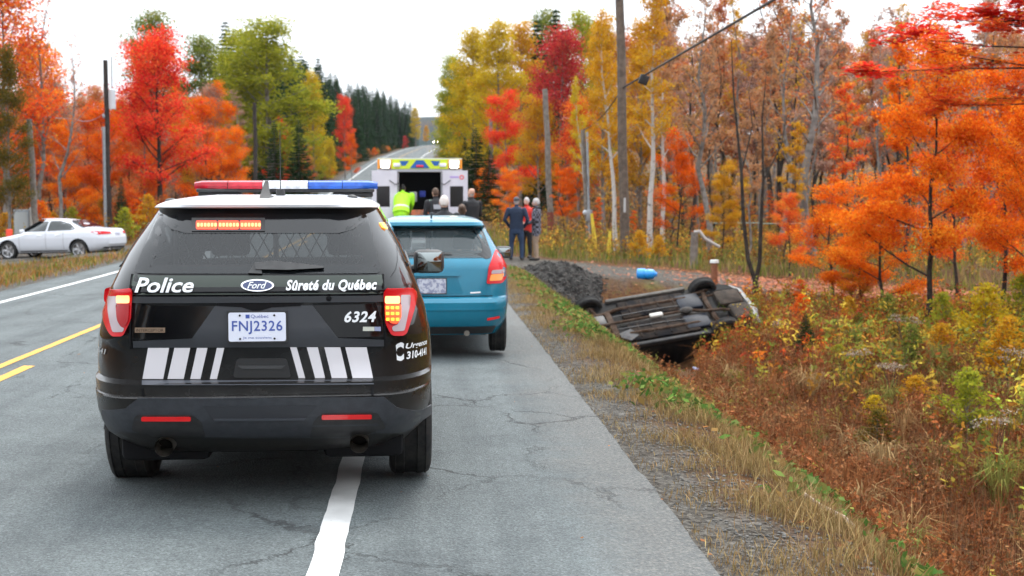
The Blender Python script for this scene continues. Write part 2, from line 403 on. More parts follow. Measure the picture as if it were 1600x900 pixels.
def marking(name, u, wdt, y0, y1, m, label=None):
    yy = [y for y in ry if y0 < y < y1]; yy = [y0] + yy + [y1]
    cc = []
    for y in yy:
        j = .009 * mnoise.noise((u, y * 3, 0)) + .007 * mnoise.noise((u, y * 11, 4))
        for du in (-wdt / 2 + j, wdt / 2 + j * .7):
            cc.append((road_cx(y) + u + du, y, road_z(y) + surf(u + du) + .004))
    qq = [(2*i, 2*i + 1, 2*i + 3, 2*i + 2) for i in range(len(yy) - 1)]
    return link_mesh(name, fast_mesh(name, np.array(cc), np.array(qq)), m, road)
marking('edge_line', 3.53, .150, -40, 600, M_WHITE)
marking('edge_line', -3.2, .15, -40, 600, M_WHITE)
marking('centre_line', -.16, .11, -40, 600, M_YEL)
yd = 13.4
k = 0
marking('centre_dash', .13, .11, yd - 3, yd + .05, M_YEL)
while k < 14:
    k += 1
    marking('centre_dash', .13, .11, yd + 6 + 9 * (k - 1) + 14, yd + 9 + 9 * (k - 1) + 14, M_YEL)

# far wooded hill that closes the end of the road
hb = []
hx = grid_axis([(-1200, 1500, 45)]); hyv = grid_axis([(1300, 2300, 60)])
for y in hyv:
    for x in hx:
        e = math.exp(-((x - 40) / 620) ** 2) * math.exp(-((y - 1850) / 330) ** 2)
        hb.append((x, y, -6 + 112 * e + 12 * e * mnoise.noise((x * .004, y * .004, 2)) + 7 * e * mnoise.noise((x * .03, y * .03, 2))))
hn = len(hx)
hq = [(j*hn + i, j*hn + i + 1, (j+1)*hn + i + 1, (j+1)*hn + i) for j in range(len(hyv) - 1) for i in range(hn - 1)]
hme = fast_mesh('far_hill', np.array(hb), np.array(hq))
mh = mat('wooded_hill', (.010, .026, .022), .95, spec=.05, color2=(.045, .030, .022), scale=.02, detail=8, lo=.42, hi=.62)
tag(link_mesh('hills', hme, mh), kind='structure')

# black gravel tipped over the end of the drive, beside the ditch
rng = random.Random(12)
xs = grid_axis([(2.2, 5.4, .09)]); yv = grid_axis([(31.6, 35.3, .09)])
cc = []
for y in yv:
    for x in xs:
        a = math.exp(-((x - 3.6) / .85) ** 4 - ((y - 33.9) / 1.15) ** 4)
        cc.append((x, y, ground_z(x, y) - .05 + a * (.26 + .22 * mnoise.noise((x * 2.2, y * 2.2, 1)) + .16 * mnoise.noise((x * 6, y * 6, 4)) + .05 * rng.random())))
n_ = len(xs)
qq = [(j*n_ + i, j*n_ + i + 1, (j+1)*n_ + i + 1, (j+1)*n_ + i) for j in range(len(yv) - 1) for i in range(n_ - 1)]
ml = mat('black_gravel', (.012, .011, .0105), .95, spec=.1, color2=(.060, .056, .052), scale=9, bump=1, bscale=30, detail=8)
bank = tag(link_mesh('gravel_bank', fast_mesh('gravel_bank', np.array(cc), np.array(qq)), ml), 'heap of black gravel spilling from the drive into the ditch', 'gravel heap')
# ------------------------------------------------------------------ vehicles
class Shape:
    """body as a stack of plan contours; x right, y forward, z up, y = 0 the rearmost point"""
    def __init__(s, yr, yf, w, rr, fr, bow=.03):
        s.yr, s.yf, s.w, s.rr, s.fr, s.bow = yr, yf, w, rr, fr, bow
    def W(s, z): return interp(s.w, z)
    def corner(s, z):
        w_ = s.W(z); return min(s.rr[0], w_ * .8), s.rr[1]
    def rear(s, x, z):
        w_ = s.W(z); rx, ryy = s.corner(z); ax = min(abs(x), w_)
        y = interp(s.yr, z) + s.bow * (ax / w_) ** 2
        if ax > w_ - rx:
            tt = min(1, (ax - (w_ - rx)) / rx); y += ryy * (1 - math.sqrt(max(0, 1 - tt * tt)))
        return y
    def side(s, y, z):
        w_ = s.W(z); rx, ryy = s.corner(z); y0 = interp(s.yr, z) + s.bow * .8
        fx, fy = min(s.fr[0], w_ * .8), s.fr[1]; y1 = interp(s.yf, z)
        if y < y0 + ryy:
            tt = max(0, min(1, (y - y0) / ryy)); return w_ - rx + rx * math.sqrt(max(0, 1 - (1 - tt) ** 2))
        if y > y1 - fy:
            tt = max(0, min(1, (y1 - y) / fy)); return w_ - fx + fx * math.sqrt(max(0, 1 - (1 - tt) ** 2))
        return w_
    def contour(s, z, nr=8, nc=8, ns=16, nf=6):
        w_ = s.W(z); rx, ryy = s.corner(z); fx, fy = min(s.fr[0], w_ * .8), s.fr[1]; y1 = interp(s.yf, z); y0 = interp(s.yr, z)
        pts = []
        for i in range(nr): x = (w_ - rx) * i / nr; pts.append((x, s.rear(x, z)))
        for i in range(nc):
            a = R(90) * i / nc; x = w_ - rx + rx * math.sin(a); pts.append((x, s.rear(x, z)))
        ya = y0 + s.bow + ryy; yb = max(ya + .02, y1 - fy)
        for i in range(ns): pts.append((w_, ya + (yb - ya) * i / ns))
        for i in range(nf + 1):
            a = R(90) * i / nf; pts.append((w_ - fx + fx * math.cos(a), yb + (y1 - yb) * math.sin(a)))
        for i in range(1, 4): pts.append(((w_ - fx) * (1 - i / 3), y1 + .03 * (i / 3)))
        return pts
    def loft(s, zs):
        rows = []
        for z in zs:
            c = s.contour(z); rows.append([(x, y, z) for x, y in c] + [(-x, y, z) for x, y in reversed(c[1:-1])])
        n = len(rows[0]); vs = [v for r_ in rows for v in r_]; fs = []
        for j in range(len(rows) - 1):
            for i in range(n): fs.append((j*n + i, j*n + (i+1) % n, (j+1)*n + (i+1) % n, (j+1)*n + i))
        h = n // 2
        for j, top in ((0, False), (len(rows) - 1, True)):
            for i in range(h):
                a, b_, c_, d_ = i, i + 1, (n - i - 1) % n, (n - i) % n
                q_ = [a, b_, c_, d_]; q_ = [k for k in dict.fromkeys(q_)]
                if len(q_) >= 3: fs.append(tuple(j*n + k for k in (q_ if top else reversed(q_))))
        b = MB(); b.add(vs, fs); return b
def in_poly(p, poly):
    x, y = p; c = False
    for (x0, y0), (x1, y1) in zip(poly, poly[1:] + poly[:1]):
        if (y0 > y) != (y1 > y) and x < (x1 - x0) * (y - y0) / (y1 - y0) + x0: c = not c
    return c
def cut_wheels(body, wells, dark):
    """subtract wheel wells (x0, x1, y, z, r) and bake the result into the mesh"""
    b = MB()
    for (x0, x1, y, z, r) in wells: b.tube([(x0, y, z), (x1, y, z)], r, 40)
    cut = b.build('cutter', dark); cut.matrix_world = body.matrix_world
    body.data.materials.append(dark)
    mod = body.modifiers.new('wells', 'BOOLEAN'); mod.operation = 'DIFFERENCE'; mod.object = cut; mod.solver = 'EXACT'
    try: mod.material_mode = 'TRANSFER'
    except Exception: pass
    dg = bpy.context.evaluated_depsgraph_get(); dg.update()
    me = bpy.data.meshes.new_from_object(body.evaluated_get(dg)); body.modifiers.remove(mod)
    if len(me.polygons) > 50: body.data = me
    bpy.data.objects.remove(cut)
    finish(body.data, 32, weld=False)
def open_windows(body, rear=(), side=(), front=()):
    bm = bmesh.new(); bm.from_mesh(body.data); bm.normal_update(); kill = []
    for f in bm.faces:
        c = f.calc_center_median(); n = f.normal
        if n.y < -.25 and abs(n.x) < .6 and any(in_poly((c.x, c.z), p) for p in rear): kill.append(f)
        elif n.y > .25 and abs(n.x) < .6 and any(in_poly((c.x, c.z), p) for p in front): kill.append(f)
        elif abs(n.x) > .5 and any(in_poly((c.y, c.z), p) for p in side): kill.append(f)
    bmesh.ops.delete(bm, geom=kill, context='FACES'); bm.to_mesh(body.data); bm.free()
def patch(name, poly, mapf, material, parent, off=.004, cell=.07, depth=.012, sharp=40):
    """a polygon laid on a curved surface: mapf(a, b, offset) -> point"""
    bm = bmesh.new()
    f = bm.faces.new([bm.verts.new((a, b, 0)) for a, b in poly])
    lo = [min(p[i] for p in poly) for i in (0, 1)]; hi = [max(p[i] for p in poly) for i in (0, 1)]
    for ax in (0, 1):
        k = int((hi[ax] - lo[ax]) / cell)
        for i in range(1, k + 1):
            c = [0, 0, 0]; c[ax] = lo[ax] + (hi[ax] - lo[ax]) * i / (k + 1); nrm = [0, 0, 0]; nrm[ax] = 1
            bmesh.ops.bisect_plane(bm, geom=bm.verts[:] + bm.edges[:] + bm.faces[:], plane_co=c, plane_no=nrm)
    bnd = [e for e in bm.edges if e.is_boundary]
    vmap = {}
    for e in bnd:
        for v in e.verts:
            if v not in vmap: vmap[v] = bm.verts.new((v.co.x, v.co.y, -1))
    for e in bnd:
        a, b = e.verts; bm.faces.new((a, b, vmap[b], vmap[a]))
    for v in bm.verts:
        v.co = Vector(mapf(v.co.x, v.co.y, off if v.co.z > -.5 else off - depth))
    me = bpy.data.meshes.new(name); bm.to_mesh(me); bm.free(); me.materials.append(material); finish(me, sharp)
    o = bpy.data.objects.new(name, me); col.objects.link(o); o.parent = parent; return o
def rounded(poly, r=.02, n=3):
    out = []; k = len(poly)
    for i in range(k):
        p, a, b = Vector(poly[i]), Vector(poly[i - 1]), Vector(poly[(i + 1) % k])
        da, db = (a - p), (b - p); q_ = min(r, da.length * .45, db.length * .45)
        p0, p1 = p + da.normalized() * q_, p + db.normalized() * q_
        for j in range(n + 1):
            t_ = j / n; out.append(tuple(p0 * (1 - t_) ** 2 + p * 2 * t_ * (1 - t_) + p1 * t_ * t_))
    return out
def wheel(parent, x, y, z, rad, wid, rim_mat, spokes=5, out=1, rimr=.66):
    t_ = empty('wheel', (x, y, z)); t_.parent = parent
    b = MB(); h = wid / 2; r = rad
    b.lathe_x([(-h*.86, r*rimr), (-h*.98, r*.74), (-h, r*.86), (-h*.9, r*.955), (-h*.72, r), (-h*.68, r*.985), (-h*.32, r*1.0), (-h*.28, r*.98), (h*.28, r*.98), (h*.32, r), (h*.68, r*.985), (h*.72, r), (h*.9, r*.955), (h, r*.86), (h*.98, r*.74), (h*.86, r*rimr), (0, r*rimr), (-h*.86, r*rimr)], n=36)
    b.build('tyre', mat('tyre_rubber', (.014, .014, .015), .85, spec=.25, color2=(.03, .029, .027), scale=14), t_, 50)
    b = MB(); o_ = out * h
    b.lathe_x([(o_*.55, .001), (o_*.6, r*.14), (o_*.5, r*.17), (o_*.1, r*.18), (o_*.1, r*rimr*.9)], n=30)
    b.lathe_x([(o_*.84, r*rimr*.88), (o_*.9, r*rimr*.98), (o_*.86, r*rimr*1.01), (-o_*.7, r*rimr*.99)], n=36)
    for i in range(spokes):
        a = 2 * math.pi * i / spokes
        for da in (-.16, .16):
            p0 = (o_*.52, r*.12*math.cos(a), r*.12*math.sin(a)); p1 = (o_*.74, r*rimr*.93*math.cos(a + da), r*rimr*.93*math.sin(a + da))
            b.tube([p0, p1], [r*.055, r*.05], 5)
    b.build('rim', rim_mat, t_, 40); return t_

M_DARK = mat('underbody_black', (.009, .009, .010), .85, spec=.1)
M_TRIM = mat('black_plastic_trim', (.018, .018, .019), .55, color2=(.028, .028, .029), scale=20)
M_CLAD = mat('grey_bumper_plastic', (.028, .031, .038), .5, color2=(.038, .042, .050), scale=25, bump=.05, bscale=300)
M_BLACK = mat('black_car_paint', (.004, .004, .005), .06, spec=.34, color2=(.008, .008, .009), scale=3)
M_GREEN = mat('dark_green_car_paint', (.040, .052, .042), .2, spec=.45)
M_WHT = mat('white_car_paint', (.74, .76, .80), .25, coat=.5)
M_SHEET = mat('white_reflective_sheet', (.60, .585, .615), .4)
M_CHROME = mat('chrome', (.75, .75, .76), .15, metal=1)
M_RIM = mat('alloy_rim', (.42, .42, .43), .3, metal=.8)
M_STEEL = mat('black_steel_rim', (.02, .02, .02), .5)
M_RED = mat('red_lamp_lens', (.50, .004, .009), .2, spec=.3)
M_REDD = mat('deep_red_lens', (.30, .002, .005), .2, spec=.3)
M_CLEAR = mat('clear_lamp_lens', (.36, .29, .31), .2, spec=.4)
M_LEDR = mat('red_led_lit', (.9, .1, .02), .3, emit=(1.0, .012, .006), estr=.95)
M_LEDC = mat('led_lit_core', (1, .55, .2), .3, emit=(1.0, .17, .035), estr=1.2)
M_LEDA = mat('amber_led_lit', (1, .5, .05), .3, emit=(1.0, .34, .012), estr=.75)
M_LEDS = mat('signal_glow', (.9, .12, .01), .3, emit=(1.0, .012, .003), estr=.7)
M_AMB = mat('amber_lens', (.85, .26, .02), .2, coat=.4)
M_PLATE = mat('white_plate', (.66, .69, .80), .45)
M_BLUE = mat('plate_blue', (.05, .09, .34), .5)
M_GLASS = glass_mat('tinted_window', (.010, .012, .014), (.75, .78, .80))
M_GLASSN = glass_mat('clear_window', (.06, .08, .085), (.9, .95, .94))
M_GLASSD = mat('dark_window', (.010, .014, .014), .04, spec=.6)

# the black paint carries a film of road dust on its lower half
t = M_BLACK.node_tree; L = t.links.new; p = [n for n in t.nodes if n.type == 'BSDF_PRINCIPLED'][0]; src = p.inputs['Base Color'].links[0].from_socket
tcn = nn(t, 'ShaderNodeTexCoord'); sp_ = nn(t, 'ShaderNodeSeparateXYZ'); L(tcn.outputs['Object'], sp_.inputs[0])
mr_ = nn(t, 'ShaderNodeMapRange'); mr_.inputs['From Min'].default_value = 1.0; mr_.inputs['From Max'].default_value = .35; L(sp_.outputs['Z'], mr_.inputs['Value'])
n_ = nn(t, 'ShaderNodeTexNoise', Scale=5, Detail=8, Roughness=.75); L(tcn.outputs['Object'], n_.inputs['Vector'])
mu = nn(t, 'ShaderNodeMath', operation='MULTIPLY'); L(mr_.outputs[0], mu.inputs[0]); L(n_.outputs['Fac'], mu.inputs[1])
mv = nn(t, 'ShaderNodeMath', operation='MULTIPLY'); mv.inputs[1].default_value = .45; L(mu.outputs[0], mv.inputs[0])
mx_ = nn(t, 'ShaderNodeMixRGB'); mx_.inputs[2].default_value = (.085, .077, .066, 1); L(mv.outputs[0], mx_.inputs[0]); L(src, mx_.inputs[1]); L(mx_.outputs[0], p.inputs['Base Color'])
mw = nn(t, 'ShaderNodeMapRange'); mw.inputs['From Max'].default_value = .5; mw.inputs['To Min'].default_value = .06; mw.inputs['To Max'].default_value = .45; L(mu.outputs[0], mw.inputs['Value']); L(mw.outputs[0], p.inputs['Roughness'])

# ---- police SUV, the subject
suv = empty('police_suv', (-.905, 7.36, 0), R(1.6))
tag(suv, 'black police SUV with white roof, red and blue light bar and rear lights lit', 'police SUV')
bpy.context.view_layer.update()
S = Shape(yr=[(.30, .34), (.40, .16), (.47, .07), (.55, .03), (.62, .015), (.665, .0), (.672, .028), (.70, .03), (.735, .028), (.742, .075), (.75, .115), (.90, .118), (.955, .112), (.975, .10), (1.20, .112), (1.235, .094), (1.255, .10), (1.335, .135), (1.40, .185), (1.686, .410)],
          yf=[(.30, 4.8), (.45, 4.98), (.70, 5.0), (.95, 4.9), (1.08, 4.6), (1.16, 4.0), (1.22, 3.75), (1.686, 3.0)],
          w=[(.30, .85), (.42, .935), (.55, .965), (.80, .98), (.95, .972), (1.10, .94), (1.22, .90), (1.335, .85), (1.45, .80), (1.62, .70), (1.686, .664)],
          rr=(.30, .62), fr=(.5, .8), bow=.035)
zs = [.30, .36, .42, .47, .51, .55, .59, .625, .66, .667, .673, .70, .735, .742, .75, .82, .9, .955, .975, 1.03, 1.1, 1.15, 1.2, 1.22, 1.235, 1.255, 1.30, 1.335, 1.38, 1.43, 1.48, 1.53, 1.58, 1.62, 1.65, 1.686]
body = S.loft(zs).build('body', M_BLACK, suv, 28)
AX, WB = 1.12, 2.87
cut_wheels(body, [(-1.3, -.62, AX, .385, .46), (.62, 1.3, AX, .385, .46), (-1.3, -.62, AX + WB, .385, .46), (.62, 1.3, AX + WB, .385, .46)], M_DARK)
RW = [(-.60, 1.36), (.60, 1.36), (.50, 1.64), (-.50, 1.64)]
WS = [(-.70, 1.25), (.70, 1.25), (.6, 1.60), (-.6, 1.60)]
SW1 = [(.72, 1.37), (1.50, 1.37), (1.50, 1.59), (.90, 1.59)]
SW2 = [(1.60, 1.35), (2.50, 1.33), (2.50, 1.59), (1.60, 1.59)]
SW3 = [(2.60, 1.33), (3.45, 1.33), (3.02, 1.59), (2.60, 1.59)]
open_windows(body, rear=[RW], front=[WS], side=[SW1, SW2, SW3])
SR = Shape(yr=[(1.688, .37), (1.695, .335), (1.710, .328), (1.722, .365), (1.738, .50), (1.756, .85), (1.766, 1.25)],
           yf=[(1.688, 3.0), (1.710, 2.9), (1.722, 2.8), (1.738, 2.65), (1.766, 2.3)],
           w=[(1.688, .668), (1.698, .660), (1.710, .640), (1.73, .60), (1.755, .50), (1.766, .40)], rr=(.24, .50), fr=(.3, .3), bow=.05)
SR.loft([1.688, 1.691, 1.695, 1.702, 1.710, 1.716, 1.722, 1.730, 1.738, 1.747, 1.756, 1.766]).build('roof', M_WHT, suv, 40)
def rmap(x, z, o): return (x, S.rear(x, z) - o, z)
def smap(sg):
    return lambda y, z, o: (sg * (S.side(y, z) + o), y, z)
INV = suv.matrix_world.inverted()
def hit(px, py):
    """local (x, z) where a picture point falls on the rear of the SUV"""
    o_ = INV @ Vector((0, 0, CAM_H)); d_ = (INV.to_3x3() @ ray(px, py)); y0 = .1
    for _ in range(12):
        t_ = (y0 - o_.y) / d_.y; p_ = o_ + d_ * t_; y0 = .5 * y0 + .5 * S.rear(p_.x, p_.z)
    return (p_.x, p_.z)
def H(*pts): return [hit(*p_) for p_ in pts]
# rear window with black border, wiper, cage behind the glass
patch('rear_window', rounded(H((209, 426), (596, 426), (574, 334), (248, 334)), .03), rmap, M_GLASS, suv, .006)
fr_ = H((246, 333), (576, 333), (572, 343), (552, 358), (530, 364), (290, 364), (268, 358), (252, 343))
fb = patch('window_frit', fr_, rmap, M_TRIM, suv, .0095)
MG = mat('window_gloss_black', (.004, .004, .005), .08, spec=.5)
fb.data.materials[0] = MG
lb = empty('led_bar', (0, 0, 0)); lb.parent = suv
patch('housing', H((300, 340), (414, 340), (414, 361), (300, 361)), rmap, M_TRIM, lb, .016)
for seg in range(3):
    for k in range(6):
        cx_ = 310.5 + seg * 34.2 + k * 5.4
        patch('led', rounded(H((cx_ - 1.9, 348), (cx_ + 1.9, 348), (cx_ + 1.9, 354), (cx_ - 1.9, 354)), .006), rmap, M_LEDC, lb, .021)
    patch('lens', rounded(H((307.0 + seg * 34.2, 344.5), (341.3 + seg * 34.2 - 2, 344.5), (341.3 + seg * 34.2 - 2, 358), (307.0 + seg * 34.2, 358)), .008), rmap, M_LEDR, lb, .0175)
wp = empty('rear_wiper'); wp.parent = suv
patch('blade', H((398, 410), (430, 407), (506, 415.5), (506, 418), (450, 421), (400, 420)), rmap, M_TRIM, wp, .03, depth=.022)
patch('arm', H((388, 426), (398, 410), (408, 412), (410, 427)), rmap, M_TRIM, wp, .024, depth=.022)
cg = empty('cage'); cg.parent = suv
b = MB()
for i in range(26):
    for sg in (-1, 1):
        x0 = -1.1 + i * .085; x1 = x0 + sg * .34
        lo_, hi_ = 0.0, 1.0
        for lim in (-.63, .63):
            f_ = (lim - x0) / (x1 - x0)
            if (lim < 0) == (x1 > x0): lo_ = max(lo_, f_)
            else: hi_ = min(hi_, f_)
        if hi_ - lo_ < .05: continue
        a_ = Vector((x0 + (x1 - x0) * lo_, 1.45 - .05 * lo_, 1.0 + .62 * lo_)); b__ = Vector((x0 + (x1 - x0) * hi_, 1.45 - .05 * hi_, 1.0 + .62 * hi_))
        b.tube([a_, b__], .006, 4, caps=False)
b.build('wire_mesh', mat('cage_wire', (.30, .31, .30), .5), cg)
b = MB()
for p_, q_ in (((-.66, 1.43, 1.0), (-.62, 1.4, 1.64)), ((.66, 1.43, 1.0), (.62, 1.4, 1.64)), ((0, 1.43, 1.0), (0, 1.4, 1.64)), ((-.64, 1.4, 1.63), (.64, 1.4, 1.63)), ((-.66, 1.45, 1.0), (.66, 1.45, 1.0))):
    b.tube([p_, q_], .018, 6)
b.build('cage_frame', M_TRIM, cg)
b = MB()
for x in (-.42, .42):
    b.rbox((x - .25, 2.5, .5), (x + .25, 2.7, 1.30), .07); b.rbox((x - .14, 2.52, 1.32), (x + .14, 2.63, 1.56), .04)
b.rbox((-.62, 1.65, .5), (.62, 1.85, 1.25), .07)
b.build('seats', mat('seat_fabric', (.02, .02, .021), .9), suv)
b = MB(); b.box((-.68, 1.5, .5), (.68, 4.0, .55)); b.box((-.7, 3.6, .9), (.7, 3.9, 1.16)); b.box((-.66, .3, .72), (.66, 1.5, .76)); b.build('cabin_floor', M_DARK, suv)
for nm, poly in (('windscreen', WS),):
    pp = MB(); g = [(-.72, 1.24), (.72, 1.24), (.60, 1.61), (-.60, 1.61)]
    pp.add([(x, interp(S.yf, z) + .02, z) for x, z in g], [(0, 1, 2, 3)]); pp.build(nm, M_GLASSN, suv, smooth_=False)
for sg in (-1, 1):
    patch('side_window', rounded([(.60, 1.36), (1.56, 1.355), (1.56, 1.60), (.86, 1.60)], .03), smap(sg), M_GLASS, suv, .004)
    patch('side_window', rounded([(1.59, 1.355), (2.55, 1.335), (2.55, 1.60), (1.59, 1.60)], .03), smap(sg), M_GLASS, suv, .004)
    patch('side_window', rounded([(2.58, 1.335), (3.50, 1.325), (3.05, 1.60), (2.58, 1.60)], .03), smap(sg), M_GLASS, suv, .004)
    patch('pillar_trim', [(.62, 1.345), (3.5, 1.32), (3.5, 1.335), (.62, 1.36)], smap(sg), M_TRIM, suv, .010)
# tailgate: green band, ridge, number plate recess, stripes
patch('green_band', H((207, 429), (597, 429), (601, 458), (204, 460)), rmap, M_GREEN, suv, .004)
patch('tailgate_ridge', H((204, 463), (600, 461), (600, 471), (205, 473)), rmap, mat('ridge_highlight', (.035, .037, .042), .3, spec=.45), suv, .012, depth=.03)  # paler grey than the black body, the ridge's sky highlight painted in
patch('plate_recess', H((336, 478), (488, 477), (528, 528), (600, 531), (600, 541), (208, 543), (208, 533), (300, 529)), rmap, mat('recess_plastic', (.035, .038, .045), .38, spec=.45), suv, .005)
ph = patch('tailgate_handle', H((340, 473), (470, 472), (470, 478), (425, 480), (404, 486), (396, 486), (378, 480), (340, 478)), rmap, M_DARK, suv, .008)
for a_, b__ in (((231.5, 264.4), (222.7, 255)), ((272.7, 297.3), (261.8, 287)), ((308, 324.4), (297.3, 313.3)), ((339, 350.6), (328, 339))):
    patch('white_stripe', H((a_[0], 543.5), (a_[1], 543.5), (b__[1], 592), (b__[0], 592)), rmap, M_SHEET, suv, .004)
for a_, b__ in (((453.3, 463.5), (466.6, 476.8)), ((479.3, 496.6), (492.4, 507.8)), ((506.8, 531.7), (518.4, 542.6)), ((539.5, 572.8), (551, 582.7))):
    patch('white_stripe', H((a_[0], 542.5), (a_[1], 542.5), (b__[1], 590.5), (b__[0], 590.5)), rmap, M_SHEET, suv, .004)
patch('latch_pocket', rounded(H((370, 560), (448, 560), (455, 590), (364, 590)), .02), rmap, mat('satin_black', (.012, .012, .013), .35), suv, .004)
patch('latch_lip', H((372, 571), (446, 571), (440, 576), (378, 576)), rmap, mat('satin_grey', (.035, .036, .038), .4), suv, .012)
# seams round the tailgate
for sgl in (H((205, 428), (208, 428), (206, 545), (203, 545)), H((597, 428), (600, 428), (604, 545), (601, 545)), H((222, 594), (226, 594), (226, 618), (222, 618)), H((580, 593), (584, 593), (584, 617), (580, 617))):
    patch('panel_seam', sgl, rmap, M_DARK, suv, .0045)
# bumper
patch('step_pad', H((222, 594), (584, 593), (584, 600), (222, 601)), rmap, mat('step_plastic', (.07, .076, .09), .4), suv, .010, depth=.04)
patch('bumper_cladding', H((160, 640), (196, 638), (216, 622), (600, 620), (620, 636), (674, 632), (674, 668), (640, 672), (592, 676), (534, 684), (300, 684), (240, 676), (190, 674), (160, 672)), rmap, M_CLAD, suv, .014, depth=.03)
patch('cladding_inset', H((318, 634), (496, 633), (478, 652), (470, 655), (340, 656), (332, 653)), rmap, mat('inset_plastic', (.026, .028, .034), .45), suv, .018)
patch('cladding_lip', H((334, 653.5), (478, 652.5), (476, 656), (336, 657)), rmap, mat('lip_plastic', (.06, .065, .078), .42), suv, .024)
for a_ in (((212, 648), (302, 648), (316, 660), (322, 684), (240, 682), (206, 672)), ((502, 646), (590, 644), (604, 668), (568, 680), (484, 684), (490, 658))):
    patch('bumper_recess', rounded(H(*a_), .02), rmap, M_TRIM, suv, .017)
patch('reflector', rounded(H((222, 650.5), (299, 650.5), (299, 657.5), (222, 657.5)), .008), rmap, mat('red_reflector_glow', (.62, .01, .012), .2, coat=.5, emit=(1, .02, .02), estr=.06), suv, .024)  # slight emission gives the reflectors a glow, though they are no lamps
patch('reflector', rounded(H((503, 647.5), (581, 647), (581, 654), (503, 655)), .008), rmap, MATS['red_reflector_glow'], suv, .024)
for x in (-.52, .55):
    b = MB(); b.tube([(x, .10, .375), (x, .30, .385)], [.052, .052], 20, caps=False); b.tube([(x, .115, .375), (x, .3, .38)], [.044, .044], 20, caps=False)
    b.build('exhaust_tip', mat('exhaust_steel', (.32, .29, .25), .35, metal=.9), suv)
b = MB(); b.box((-.60, .45, .28), (.60, .95, .42)); b.box((-.78, 1.0, .30), (.78, 1.22, .42)); b.tube([(-.7, 1.12, .36), (.7, 1.12, .36)], .05, 10)
b.rbox((-.80, .34, .25), (-.30, .80, .42), .04); b.rbox((.34, .34, .25), (.80, .80, .42), .04); b.rbox((-.3, .5, .26), (.34, .9, .42), .04); b.box((-.80, 1.62, .21), (.80, 3.5, .33)); b.box((-.86, 4.4, .22), (.86, 4.85, .40)); b.box((-.60, .95, .24), (.60, 4.5, .36))  # floor and front boxes added low to deepen the shade on the road
b.build('underbody', M_DARK, suv)
for x in (-.85, .85):
    for y in (AX, AX + WB): wheel(suv, x, y, .385, .385, .262, M_STEEL, 5, 1 if x > 0 else -1)
# tail lamps
def lamp(sg, outl, clearp, ledp, sig):
    t_ = empty('tail_lamp'); t_.parent = suv
    patch('housing', rounded(H(*outl), .02), rmap, M_RED, t_, .022, depth=.04, cell=.02)
    patch('clear_band', rounded(H(*clearp), .012), rmap, M_CLEAR, t_, .026, cell=.02)
    patch('inner_lens', rounded(H(*ledp), .012), rmap, M_REDD, t_, .030, cell=.02)
    return t_
t1 = lamp(-1, [(164, 450), (204, 450), (207, 456), (205, 500), (193, 525), (176, 525), (170, 518), (162, 470)],
     [(169, 462), (184, 462), (184, 500), (190, 510), (196, 512), (193, 518), (177, 518), (172, 500)],
     [(182, 474), (203.5, 474), (202, 500), (197, 509), (189, 508), (184, 498)], None)
patch('signal_led', rounded(H((183, 461), (203.5, 461), (203.5, 473), (183, 473)), .01), rmap, mat('signal_pale_lit', (1, .6, .25), .3, emit=(1, .40, .13), estr=.55), t1, .033, cell=.02)
t2 = lamp(1, [(603, 450), (644, 449), (653, 456), (650, 474), (645, 492), (636, 520), (630, 524), (612, 524), (602, 505), (599, 458)],
     [(626, 460), (642, 460), (641, 474), (632, 516), (614, 517), (612, 510), (622, 506), (627, 490)],
     [(601, 461), (626, 461), (627, 492), (621, 507), (611, 506), (602, 495)], None)
patch('signal_led', rounded(H((601.5, 462), (625, 462), (625, 473.5), (601.5, 473.5)), .01), rmap, mat('signal_hot_lit', (1, .7, .3), .3, emit=(1, .33, .045), estr=1.0), t2, .035, cell=.02)
patch('signal_glow', rounded(H((601.5, 474.5), (627, 474.5), (627, 495), (621, 505), (611, 504), (602, 495)), .012), rmap, M_LEDS, t2, .033, cell=.02)
for r_ in range(3):
    for k in range(3):
        x_ = 605.5 + k * 7.6 + r_ * .2; y_ = 480 + r_ * 9
        patch('led', rounded(H((x_ - 2.9, y_ - 2.4), (x_ + 2.9, y_ - 2.4), (x_ + 2.9, y_ + 2.4), (x_ - 2.9, y_ + 2.4)), .006), rmap, M_LEDA, t2, .037)
# lettering and badges
def rear_text(name, txt, tl, br, m_, parent=suv, shear=.25, bold=.02, spacing=1.0, off=.011):
    (x0, z1), (x1, z0) = hit(*tl), hit(*br)
    return lettering(name, txt, lambda u, v: rmap(x0 + (x1 - x0) * u, z0 + (z1 - z0) * v, off), m_, parent, shear, bold, spacing)
M_LET = mat('white_lettering', (.74, .76, .78), .45)
rear_text('lettering_police', 'Police', (213, 433), (303, 457), M_LET, bold=.02)
rear_text('lettering_service', 'Sûreté du Québec', (447, 437), (589, 455), M_LET, bold=.035, spacing=1.06)
rear_text('unit_number', '6324', (538, 486), (588, 503), M_LET, bold=.03, spacing=1.1)
bd = empty('maker_badge'); bd.parent = suv
def oval(cx_, cy_, a_, b__, n=24): return H(*[(cx_ + a_ * math.cos(2*math.pi*i/n), cy_ - b__ * math.sin(2*math.pi*i/n)) for i in range(n)])
patch('rim', oval(402.5, 445.5, 26, 9.5), rmap, M_CHROME, bd, .014)
patch('field', oval(402.5, 445.5, 23.2, 7.6), rmap, mat('badge_blue', (.012, .026, .11), .2, coat=.5), bd, .016)
rear_text('script', 'Ford', (387, 440), (417, 450.5), M_LET, bd, shear=.4, bold=.01, off=.0175)
patch('badge_bar', H((211, 512), (258, 512), (258, 519.5), (211, 519.5)), rmap, mat('bronze_badge', (.22, .15, .10), .4, metal=.3), suv, .008)
rear_text('badge_lettering', 'INTERCEPTOR', (213, 513.6), (256, 518), M_DARK, shear=0, bold=0, off=.0095)
